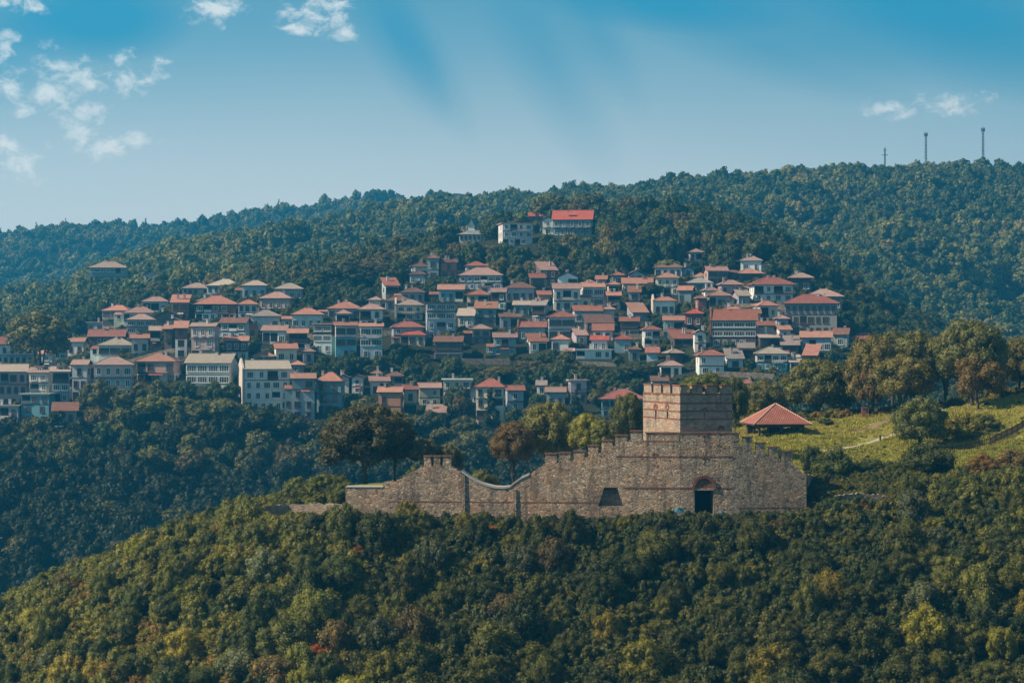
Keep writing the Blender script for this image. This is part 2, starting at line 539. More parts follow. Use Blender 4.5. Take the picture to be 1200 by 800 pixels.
def pchip(x, y, xq):
    h = np.diff(x)[:, None]
    d = np.diff(y, axis=0) / h
    m_ = np.zeros_like(y)
    w1, w2 = 2 * h[1:] + h[:-1], h[1:] + 2 * h[:-1]
    ok = (d[:-1] * d[1:]) > 0
    with np.errstate(divide='ignore', invalid='ignore'):
        hm = (w1 + w2) / (w1 / d[:-1] + w2 / d[1:])
    m_[1:-1] = np.where(ok, hm, 0)
    m_[0], m_[-1] = d[0], d[-1]
    i = np.clip(np.searchsorted(x, xq, side='right') - 1, 0, len(x) - 2)
    t = ((xq - x[i]) / h[i, 0])[:, None]
    hh = h[i]
    return (y[i] * (1 + 2 * t) * (1 - t) ** 2 + m_[i] * hh * t * (1 - t) ** 2 + y[i + 1] * t * t * (3 - 2 * t) + m_[i + 1] * hh * t * t * (t - 1))


YF = np.concatenate([np.arange(-120, 240, 6.0), np.arange(240, 360, 1.5), np.arange(360, 1000, 4.0), np.arange(1000, 2651, 10.0)])
ZT = pchip(SY, SZ, YF)

rngn = np.random.RandomState(5)
WAVES = [(rngn.uniform(0, 6.28), rngn.uniform(0, 6.28), rngn.uniform(0, 6.28)) for _ in range(40)]


def undul(x, y, lam, seed):
    """smooth pseudo noise in -1..1 of wavelength lam"""
    r_ = 0
    for k in range(6):
        a, p, q = WAVES[(seed * 6 + k) % 40]
        kk = 2 * math.pi / lam * (0.7 + 0.13 * k)
        r_ = r_ + np.sin((x * math.cos(a) + y * math.sin(a)) * kk + p + 1.7 * np.sin((x * math.sin(a) - y * math.cos(a)) * kk * 0.5 + q))
    return r_ / 4.0


def ground_z(x, y):
    x, y = np.atleast_1d(np.asarray(x, float)), np.atleast_1d(np.asarray(y, float))
    u = np.clip(x / np.maximum(y, 268) * F + 600, UF[0], UF[-1] - 1e-3)
    yc = np.clip(y, YF[0], YF[-1] - 1e-3)
    i = np.clip(np.searchsorted(YF, yc, side='right') - 1, 0, len(YF) - 2)
    t = (yc - YF[i]) / (YF[i + 1] - YF[i])
    fu = (u - UF[0]) / 10.0
    j = np.minimum(fu.astype(int), len(UF) - 2)
    s_ = fu - j
    z = (ZT[i, j] * (1 - t) * (1 - s_) + ZT[i + 1, j] * t * (1 - s_) + ZT[i, j + 1] * (1 - t) * s_ + ZT[i + 1, j + 1] * t * s_)
    far = np.clip((y - 930) / 200, 0, 1) * (1 - np.clip((y - 1230) / 150, 0, 1) * np.clip((1700 - y) / 80, 0, 1) * .8)
    z = z + far * (undul(x, y, 150, 1) * 12 + undul(x, y, 60, 2) * 5)
    near = np.clip((y - 282) / 10, 0, 1) * np.clip((400 - y) / 30, 0, 1)
    z = z + near * undul(x, y, 9, 3) * 0.14
    slope = np.clip((262 - y) / 10, 0, 1) * np.clip((y - 150) / 20, 0, 1)
    z = z + slope * undul(x, y, 22, 4) * 0.9
    return z


def gz(x, y):
    return float(ground_z(x, y)[0])


def on_ground(px, py, y0=560.0, y1=900.0, step=1.0):
    """the first place at or beyond y0 along the sight line (px, py) where it meets the ground"""
    ys = np.arange(y0, y1, step)
    xs = (px - 600) / F * ys
    zs = ground_z(xs, ys)
    hit = np.nonzero(400 - zs / ys * F <= py)[0]
    Y = ys[hit[0]] if len(hit) else y1
    return float((px - 600) / F * Y), float(Y), gz((px - 600) / F * Y, Y)


ug = np.arange(-900, 2101, 7.5)
yg = np.concatenate([np.arange(-120, 200, 8.0), np.arange(200, 360, 2.0), np.arange(360, 900, 5.0), np.arange(900, 2651, 10.0)])
UU, YY = np.meshgrid(ug, yg)
XX = (UU - 600) / F * np.maximum(YY, 268)
ZZ = ground_z(XX.ravel(), YY.ravel())
nu, ny = len(ug), len(yg)
idx = np.arange(nu * ny).reshape(ny, nu)
q = np.stack([idx[:-1, :-1].ravel(), idx[:-1, 1:].ravel(), idx[1:, 1:].ravel(), idx[1:, :-1].ravel()], 1)

m_, gg, o = new_mat('ground_cover')
geo = gg.new('ShaderNodeNewGeometry')
P = geo.outputs['Position']
sp = gg.new('ShaderNodeSeparateXYZ')
gg.put(sp.inputs[0], P)
n1 = gg.noise(P, 0.16, 4, 0.6)
n2 = gg.noise(P, 1.3, 4, 0.7)
n3 = gg.noise(gg.vmul(P, (1, 1, 1)), 0.05, 3, 0.6)
floor_c = gg.ramp(n2, [(.3, (.014, .018, .009)), (.55, (.030, .033, .015)), (.75, (.060, .048, .028))])
grass_c = gg.ramp(gg.m('ADD', gg.m('MULTIPLY', n1, 0.6), gg.m('MULTIPLY', n2, 0.4)),
                  [(.32, (.11, .12, .024)), (.46, (.19, .185, .04)), (.58, (.26, .24, .06)), (.72, (.34, .26, .12))])
msk = gg.m('MULTIPLY', gg.smooth(sp.outputs[1], 274.0, 279.0), gg.smooth(sp.outputs[1], 362.0, 352.0))
c = gg.mix(msk, floor_c, grass_c)
principled(gg, o, c, 1.0, n2, 0.1, 0.6, 0.2)
M['ground'] = m_
ground = link('ground', mesh_np('ground', np.stack([XX.ravel(), YY.ravel(), ZZ], 1), [q], M['ground'], smooth=True))
tag(ground, kind='structure')

# ---------------------------------------------------------------- foliage meshes
def ico(sub=1):
    t = (1 + 5 ** 0.5) / 2
    v = [(-1, t, 0), (1, t, 0), (-1, -t, 0), (1, -t, 0), (0, -1, t), (0, 1, t), (0, -1, -t), (0, 1, -t), (t, 0, -1), (t, 0, 1), (-t, 0, -1), (-t, 0, 1)]
    f = [(0, 11, 5), (0, 5, 1), (0, 1, 7), (0, 7, 10), (0, 10, 11), (1, 5, 9), (5, 11, 4), (11, 10, 2), (10, 7, 6), (7, 1, 8), (3, 9, 4), (3, 4, 2), (3, 2, 6), (3, 6, 8), (3, 8, 9), (4, 9, 5), (2, 4, 11), (6, 2, 10), (8, 6, 7), (9, 8, 1)]
    v = [np.array(p) / np.linalg.norm(p) for p in v]
    for _ in range(sub):
        mid, nf = {}, []
        def gm(a, b):
            k = (min(a, b), max(a, b))
            if k not in mid:
                p = v[a] + v[b]
                v.append(p / np.linalg.norm(p))
                mid[k] = len(v) - 1
            return mid[k]
        for a, b, c_ in f:
            x, y, z = gm(a, b), gm(b, c_), gm(c_, a)
            nf += [(a, x, z), (b, y, x), (c_, z, y), (x, y, z)]
        f = nf
    return np.array(v), np.array(f)


ICO1, ICO0 = ico(1), ico(0)


def foliage_arrays(rs, lobes, n_leaf, size, core=0.80, ic=ICO1, shoots=0.12, elong=1.5, up=0.15):
    """leaf faces over the lobes; lobes: (k,4) centre + radius"""
    V, FQ, FT, n = [], [], [], 0
    lobes = np.asarray(lobes, float)
    for li, (cx, cy, cz, r_) in enumerate(lobes):
        m_n = int(n_leaf * (r_ / lobes[:, 3].mean()) ** 2)
        d = rs.normal(size=(m_n, 3))
        d /= np.linalg.norm(d, axis=1)[:, None]
        rad = r_ * (0.80 + 0.28 * rs.rand(m_n) ** 1.5 + np.where(rs.rand(m_n) < shoots, rs.rand(m_n) * 0.28, 0))
        # small tufts on the lobe: push the radius with a low frequency pattern
        k = rs.uniform(3, 6, size=(3,))
        rad *= 1 + 0.10 * np.sin(d[:, 0] * k[0] * 2 + li) * np.sin(d[:, 1] * k[1] * 2 + 1.3 * li) + 0.06 * np.sin(d[:, 2] * k[2] * 3)
        p = np.array([cx, cy, cz]) + d * rad[:, None]
        keep = np.ones(m_n, bool)
        for lj, (ax, ay, az, ar) in enumerate(lobes):
            if lj != li:
                keep &= ((p - [ax, ay, az]) ** 2).sum(1) > (ar * 0.80) ** 2
        p, d = p[keep], d[keep]
        if not len(p):
            continue
        nrm = d + rs.normal(size=p.shape) * 0.55
        nrm[:, 2] += up
        nrm /= np.linalg.norm(nrm, axis=1)[:, None]
        t = np.cross(nrm, rs.normal(size=p.shape))
        t /= np.linalg.norm(t, axis=1)[:, None]
        b = np.cross(nrm, t)
        s_ = size * rs.uniform(0.6, 1.4, size=(len(p), 1))
        q4 = np.stack([p - t * s_ * elong * .5, p + b * s_ * .5 + nrm * s_ * .12, p + t * s_ * elong * .5, p - b * s_ * .5 + nrm * s_ * .12], 1).reshape(-1, 3)
        V.append(q4)
        FQ.append(np.arange(len(q4)).reshape(-1, 4) + n)
        n += len(q4)
        if core:
            cv, cf = ic
            jit = 1 + rs.normal(size=(len(cv), 1)) * 0.07
            V.append(cv * jit * r_ * core + [cx, cy, cz])
            FT.append(cf + n)
            n += len(cv)
    V = np.concatenate(V)
    FQ = np.concatenate(FQ)
    FT = np.concatenate(FT) if FT else np.zeros((0, 3), int)
    return V, FQ, FT


def crown_lobes(rs, n, rx=1.0, rz=0.8, zc=0.8, rl=(0.26, 0.42), flat=0.0, inner=0.62):
    """lobes filling an ellipsoid of radius rx, half height rz about height zc"""
    out_ = [(0, 0, zc, inner * min(rx, rz))]
    k = 0
    while len(out_) < n and k < 4000:
        k += 1
        d = rs.normal(size=3)
        d /= np.linalg.norm(d)
        if d[2] < -0.55:
            continue
        r_ = rs.uniform(*rl)
        e = 1 - r_ * 0.9 + rs.uniform(-.08, .12)
        p = d * [rx * e, rx * e, rz * e] + [0, 0, zc]
        if flat:
            p[2] = max(p[2], zc - rz * flat)
        if all(np.linalg.norm(p - np.array(q_[:3])) > 0.55 * (r_ + q_[3]) * (0.5 if i == 0 else 1) for i, q_ in enumerate(out_)) or rs.rand() < 0.04:
            out_.append((*p, r_))
    return out_


def twig_mesh(rs, h, r_):
    mb = MB()
    mb.tube((0, 0, -.35), (0, 0, h * .55), r_, r_ * .7, 6)
    for i in range(5):
        a = rs.uniform(0, 6.28)
        z = h * rs.uniform(.3, .55)
        mb.tube((0, 0, z), (math.cos(a) * .45, math.sin(a) * .45, z + rs.uniform(.3, .6)), r_ * .5, r_ * .2, 5)
    return mb


def make_bush(seed, n_lobe=17, leaves=150, size=.085, rz=.75, zc=.62, rl=(.25, .42), mat='leaf', shoots=.12, core=.8):
    rs = np.random.RandomState(seed)
    lobes = crown_lobes(rs, n_lobe, 1.0, rz, zc, rl, flat=.7)
    V, FQ, FT = foliage_arrays(rs, lobes, leaves, size, core=core, shoots=shoots)
    tw = twig_mesh(rs, .9, .05)
    tv = np.array(tw.v)
    n = len(V)
    quads = [f for f in tw.f if len(f) == 4]
    hexs = [f for f in tw.f if len(f) == 6]
    pent = [f for f in tw.f if len(f) == 5]
    V = np.concatenate([V, tv])
    fl = [FQ, FT, np.array(quads) + n, np.array(hexs) + n, np.array(pent) + n]
    mi = np.concatenate([np.zeros(len(FQ) + len(FT)), np.ones(len(quads) + len(hexs) + len(pent))])
    return mesh_np('bush', V, fl, [M[mat], M['bark']], mi)


def make_crown(seed, n_lobe=30, leaves=200, size=.06, rz=.85, zc=0.0, rl=(.20, .36), mat='leaf', shoots=.15, core=.78, inner=.55, ic=ICO1):
    rs = np.random.RandomState(seed)
    V, FQ, FT = foliage_arrays(rs, crown_lobes(rs, n_lobe, 1.0, rz, zc, rl, inner=inner), leaves, size, core=core, shoots=shoots, ic=ic)
    return mesh_np('crown', V, [FQ, FT], M[mat])


def make_cypress(seed, leaves=120, size=.10, mat='leaf'):
    rs = np.random.RandomState(seed)
    lobes = []
    for i in range(22):
        t = i / 21
        a = rs.uniform(0, 6.28)
        rr = (1 - t) ** .8 * .55
        lobes.append((math.cos(a) * rr, math.sin(a) * rr, t * 3.6 + .3, .42 * (1 - t * .75)))
    V, FQ, FT = foliage_arrays(rs, lobes, leaves, size, elong=2.0)
    return mesh_np('crown', V, [FQ, FT], M[mat])


def make_trunk(seed, h, r_, reach, crown_z, seg=8):
    """tapered trunk with limbs that fork into the crown"""
    rs = np.random.RandomState(seed)
    mb = MB()
    p = Vector((0, 0, -.6))
    pts = [p]
    for i in range(4):
        p = p + Vector((rs.uniform(-.06, .06) * h, rs.uniform(-.06, .06) * h, (h + .6) / 4))
        pts.append(p)
    for i in range(4):
        mb.tube(pts[i], pts[i + 1], r_ * (1 - .16 * i) * (1.35 if i == 0 else 1), r_ * (1 - .16 * (i + 1)), seg)
    for i in range(6):
        a = 6.28 * i / 6 + rs.uniform(-.4, .4)
        s_ = pts[rs.randint(2, 5)]
        e = Vector((math.cos(a) * reach * rs.uniform(.4, .7), math.sin(a) * reach * rs.uniform(.4, .7), crown_z + reach * rs.uniform(-.1, .45)))
        mid_ = (s_ + e) / 2 + Vector((0, 0, reach * .08))
        mb.tube(s_, mid_, r_ * .42, r_ * .28, 6)
        mb.tube(mid_, e, r_ * .28, r_ * .10, 5)
    return mb.mesh('trunk', M['bark'])


# far forest prototypes: not linked to the scene, only instanced
def unlinked_collection(name, meshes):
    col_ = bpy.data.collections.new(name)
    for i, me in enumerate(meshes):
        o_ = bpy.data.objects.new('%s_%02d' % (name, i), me)
        col_.objects.link(o_)
    return col_


def scatter(name, pts, scl, rot, idx_, coll, kind='stuff', zs=None):
    """one object whose geometry nodes place an instance of the collection's members on each point"""
    me = bpy.data.meshes.new(name)
    me.vertices.add(len(pts))
    me.vertices.foreach_set('co', np.asarray(pts, np.float32).ravel())
    sc3 = np.stack([scl, scl, scl if zs is None else zs], 1).astype(np.float32)
    a = me.attributes.new('inst_scale', 'FLOAT_VECTOR', 'POINT')
    a.data.foreach_set('vector', sc3.ravel())
    a = me.attributes.new('inst_rot', 'FLOAT', 'POINT')
    a.data.foreach_set('value', np.asarray(rot, np.float32))
    a = me.attributes.new('inst_idx', 'INT', 'POINT')
    a.data.foreach_set('value', np.asarray(idx_, np.int32))
    me.update()
    o_ = link(name, me)
    ng = bpy.data.node_groups.new(name, 'GeometryNodeTree')
    ng.interface.new_socket('Geometry', in_out='INPUT', socket_type='NodeSocketGeometry')
    ng.interface.new_socket('Geometry', in_out='OUTPUT', socket_type='NodeSocketGeometry')
    N, L = ng.nodes, ng.links
    gi, go = N.new('NodeGroupInput'), N.new('NodeGroupOutput')
    iop = N.new('GeometryNodeInstanceOnPoints')
    ci = N.new('GeometryNodeCollectionInfo')
    ci.inputs['Collection'].default_value = coll
    ci.inputs['Separate Children'].default_value = True
    ci.inputs['Reset Children'].default_value = True
    def attr(nm, ty):
        n_ = N.new('GeometryNodeInputNamedAttribute')
        n_.data_type = ty
        n_.inputs[0].default_value = nm
        return n_.outputs[0]
    cx = N.new('ShaderNodeCombineXYZ')
    L.new(attr('inst_rot', 'FLOAT'), cx.inputs[2])
    e2r = N.new('FunctionNodeEulerToRotation')
    L.new(cx.outputs[0], e2r.inputs[0])
    L.new(gi.outputs[0], iop.inputs['Points'])
    L.new(ci.outputs[0], iop.inputs['Instance'])
    iop.inputs['Pick Instance'].default_value = True
    L.new(attr('inst_idx', 'INT'), iop.inputs['Instance Index'])
    L.new(e2r.outputs[0], iop.inputs['Rotation'])
    L.new(attr('inst_scale', 'FLOAT_VECTOR'), iop.inputs['Scale'])
    L.new(iop.outputs[0], go.inputs[0])
    md = o_.modifiers.new('scatter', 'NODES')
    md.node_group = ng
    tag(o_, kind=kind)
    return o_


rs = np.random.RandomState(11)
far_meshes = [make_bush(100 + i, 9, 34, .26, rz=.85 + .1 * (i % 3), zc=.8, rl=(.34, .52), mat='leaf_far') for i in range(5)]
far_meshes.append(make_cypress(106, 14, .34, 'leaf_far'))
FAR = unlinked_collection('far_tree', far_meshes)
mid_meshes = [make_bush(120 + i, 14, 95, .135, rz=.9, zc=.85, rl=(.28, .46), mat='leaf_mid') for i in range(5)]
MID = unlinked_collection('mid_tree', mid_meshes)
valley_meshes = [make_bush(160 + i, 14, 95, .135, rz=.9, zc=.85, rl=(.28, .46), mat='leaf_painted_shade') for i in range(4)]
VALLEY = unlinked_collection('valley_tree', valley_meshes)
low_meshes = [make_bush(140 + i, 9, 110, .13, rz=.7, zc=.5, rl=(.3, .5), mat='leaf_low', shoots=.25) for i in range(4)]
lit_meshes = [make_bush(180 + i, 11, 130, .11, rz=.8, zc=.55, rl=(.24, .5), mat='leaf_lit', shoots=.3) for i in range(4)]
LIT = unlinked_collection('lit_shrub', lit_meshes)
LOW = unlinked_collection('low_shrub', low_meshes)


def jitter_grid(y0, y1, u0, u1, step):
    """points roughly `step` metres apart over the wedge"""
    out_ = []
    y = y0
    while y < y1:
        s_ = step(y) if callable(step) else step
        x0, x1 = (u0 - 600) / F * y, (u1 - 600) / F * y
        n_ = max(1, int((x1 - x0) / s_))
        xs = x0 + (np.arange(n_) + rs.rand(n_)) * (x1 - x0) / n_
        ys = y + (rs.rand(n_) - .5) * s_ * 1.2
        out_.append(np.stack([xs, ys], 1))
        y += s_ * .92
    return np.concatenate(out_)


def px_of(x, y, z):
    return 600 + x / y * F, 400 - z / y * F


# ---- woods on the far hills
pt = jitter_grid(862, 2420, -230, 1430, lambda y: 5.2 if y < 1250 else (5.6 if y < 1600 else 7.5))
z = ground_z(pt[:, 0], pt[:, 1])
uu = 600 + pt[:, 0] / pt[:, 1] * F
# some clearings of scrub on the far hill
keep = np.ones(len(pt), bool)
keep &= ~((pt[:, 1] > 1640) & (uu > 520))
keep &= ~((pt[:, 1] > 1500) & (pt[:, 1] < 1530) & (np.abs(uu - 1128) < 13))
FAR_PTS, FAR_Z, FAR_KEEP = pt, z, keep

# ---- air between here and the ridge
hz = MB()
hz.box(-1700, 1700, -118, 2700, -90, 345)
m_, gg, o = new_mat('haze')
pv = gg.new('ShaderNodeVolumePrincipled')
pv.inputs['Color'].default_value = HAZE_COLOR
pv.inputs['Density'].default_value = HAZE_DENSITY
pv.inputs['Anisotropy'].default_value = HAZE_ANISO
gg.t.links.new(pv.outputs[0], o.inputs['Volume'])
haze = hz.build('haze', m_)
tag(haze, kind='stuff')


def build_far_woods(avoid):
    pt, z, keep = FAR_PTS, FAR_Z, FAR_KEEP.copy()
    for (x, y, r_) in avoid:
        keep &= ((pt[:, 0] - x) ** 2 + (pt[:, 1] - y) ** 2) > r_ ** 2
        # leave the facade open towards the valley
        keep &= ~((np.abs(pt[:, 0] / pt[:, 1] - x / y) * y < r_ * .8) & (pt[:, 1] < y) & (pt[:, 1] > y - (26 if y < 900 else 9)))
    p2, z2 = pt[keep], z[keep]
    n_ = len(p2)
    r_ = .80 * (2.1 + 3.6 * rs.rand(n_) ** 1.6) * (1 + .25 * (p2[:, 1] > 1600)) * (1 + .22 * undul(p2[:, 0], p2[:, 1], 55, 6))
    r_ *= np.where(rs.rand(n_) < .06, 1.35, 1)
    ix = rs.randint(0, 5, n_)
    far_left = (p2[:, 1] > 1700) & (rs.rand(n_) < .05)
    ix = np.where(far_left, 5, ix)
    r_ = np.where(far_left, r_ * .55, r_)
    tag(scatter('forest', np.stack([p2[:, 0], p2[:, 1], z2 - r_ * .15], 1), r_, rs.uniform(0, 6.28, n_), ix, FAR, zs=r_ * rs.uniform(.85, 1.25, n_)),
        'dense mixed woodland covering the hills beyond the village')
    print('far trees', n_)

# ---------------------------------------------------------------- village houses
ROOF = {'salmon': (.42, .20, .145), 'red': (.30, .11, .082), 'bright': (.38, .085, .055), 'pink': (.36, .215, .18), 'pale': (.42, .32, .26),
        'brown': (.19, .095, .070), 'grey': (.28, .24, .22), 'dark': (.13, .065, .055), 'rust': (.29, .115, .070), 'white': (.62, .60, .56)}
WALL = {'white': (.74, .72, .67), 'cream': (.66, .56, .42), 'blue': (.38, .44, .48), 'lilac': (.40, .35, .38), 'pink': (.52, .36, .33), 'teal': (.21, .30, .32),  # blue and teal also hold the shade painted into shaded house fronts
        'stone': (.30, .28, .25), 'orange': (.52, .26, .15), 'timber': (.11, .085, .075), 'brick': (.38, .19, .14), 'grey': (.38, .39, .38), 'cyan': (.17, .40, .46), 'red': (.36, .13, .11)}
WINC = {}


def window_mesh(w_, h_, frame, glass, mull=1):
    k = (round(w_, 1), round(h_, 1), frame, mull)
    if k in WINC:
        return WINC[k]
    w_, h_ = k[0], k[1]
    t = .11
    mb = MB()
    mb.box(-w_ / 2, w_ / 2, .0, .05, 0, h_, 1)
    for a, b, c_, d in ((-w_ / 2 - .02, -w_ / 2 + t, -.02, h_ + .02), (w_ / 2 - t, w_ / 2 + .02, -.02, h_ + .02), (-w_ / 2 + t, w_ / 2 - t, -.02, t), (-w_ / 2 + t, w_ / 2 - t, h_ - t, h_ + .02)):
        mb.box(a, b, -.09, .05, c_, d, 0)
    for i in range(mull):
        x = -w_ / 2 + w_ * (i + 1) / (mull + 1)
        mb.box(x - .04, x + .04, -.07, .05, t, h_ - t, 0)
    mb.box(-w_ / 2 - .10, w_ / 2 + .10, -.20, .04, -.12, -.03, 0)
    WINC[k] = mb.mesh('window', [M[frame], M['glass']])
    return WINC[k]


M['frame_white'] = simple('white_window_frame', (.66, .66, .63), 0.6, 0.1, 3)
M['frame_brown'] = simple('brown_window_frame', (.13, .075, .050), 0.7, 0.2, 3)
ONE = {}


def slab_roof(mb, kind, W, D, z, pitch, ov, ridge_dir='x'):
    """tile planes with 0.16 m of thickness; front is -y"""
    x0, x1, y0, y1 = -W / 2 - ov, W / 2 + ov, -ov, D + ov
    hy = (y1 - y0) / 2
    t = .18
    if kind == 'hip':
        inset = min(hy, (x1 - x0) / 2 - .15)
        rise = min(inset, hy) * pitch
        if (x1 - x0) < (y1 - y0):
            inset = (x1 - x0) / 2 - .15
            rise = (x1 - x0) / 2 * pitch
            a, b = (0, y0 + inset, z + rise), (0, y1 - inset, z + rise)
            e = [(x0, y0, z), (x1, y0, z), (x1, y1, z), (x0, y1, z)]
            u_ = [(p[0], p[1], p[2] - t) for p in e]
            mb.poly([e[0], e[1], a]); mb.poly([e[1], e[2], b, a]); mb.poly([e[2], e[3], b]); mb.poly([e[3], e[0], a, b])
        else:
            a, b = (x0 + inset, y0 + hy, z + rise), (x1 - inset, y0 + hy, z + rise)
            e = [(x0, y0, z), (x1, y0, z), (x1, y1, z), (x0, y1, z)]
            u_ = [(p[0], p[1], p[2] - t) for p in e]
            mb.poly([e[0], e[1], b, a]); mb.poly([e[1], e[2], b]); mb.poly([e[2], e[3], a, b]); mb.poly([e[3], e[0], a])
            mb.tube(a, b, .14, .14, 5)
        for c_ in (0, 3):
            mb.tube(e[c_], a, .12, .12, 5)
        for c_ in (1, 2):
            mb.tube(e[c_], b if (x1 - x0) >= (y1 - y0) else (a if c_ == 1 else b), .12, .12, 5)
        for i in range(4):
            j = (i + 1) % 4
            mb.poly([u_[i], u_[j], e[j], e[i]], 1)
        mb.poly(list(reversed(u_)), 1)
        return rise
    if kind == 'gable':          # ridge parallel to the front
        rise = hy * pitch
        ring = [(y0, z), (y0 + hy, z + rise), (y1, z), (y1, z - t), (y0 + hy, z + rise - t), (y0, z - t)]
        A = [(x0, y, zz) for y, zz in ring]
        B = [(x1, y, zz) for y, zz in ring]
        for i in range(6):
            j = (i + 1) % 6
            mb.poly([A[i], B[i], B[j], A[j]][::-1] if False else [A[i], A[j], B[j], B[i]][::-1], 0 if i in (0, 1) else 1)
        mb.poly(A[::-1], 1); mb.poly(B, 1)
        mb.tube((x0, y0 + hy, z + rise), (x1, y0 + hy, z + rise), .14, .14, 5)
        return rise
    if kind == 'front':          # gable facing the valley
        hx = (x1 - x0) / 2
        rise = hx * pitch
        ring = [(x0, z), (0, z + rise), (x1, z), (x1, z - t), (0, z + rise - t), (x0, z - t)]
        A = [(x, y0, zz) for x, zz in ring]
        B = [(x, y1, zz) for x, zz in ring]
        for i in range(6):
            j = (i + 1) % 6
            mb.poly([A[i], A[j], B[j], B[i]], 0 if i in (0, 1) else 1)
        mb.poly(A[::-1], 1); mb.poly(B, 1)
        return rise
    if kind == 'shed':           # falls towards the valley
        rise = (y1 - y0) * pitch * .8
        ring = [(y0, z), (y1, z + rise), (y1, z + rise - t), (y0, z - t)]
        A = [(x0, y, zz) for y, zz in ring]
        B = [(x1, y, zz) for y, zz in ring]
        for i in range(4):
            j = (i + 1) % 4
            mb.poly([A[i], B[i], B[j], A[j]], 0 if i == 0 else 1)
        mb.poly(A[::-1], 1); mb.poly(B, 1)
        return rise
    mb.box(x0, x1, y0, y1, z - t, z + .12, 0)     # flat
    return .12


HOUSES = []


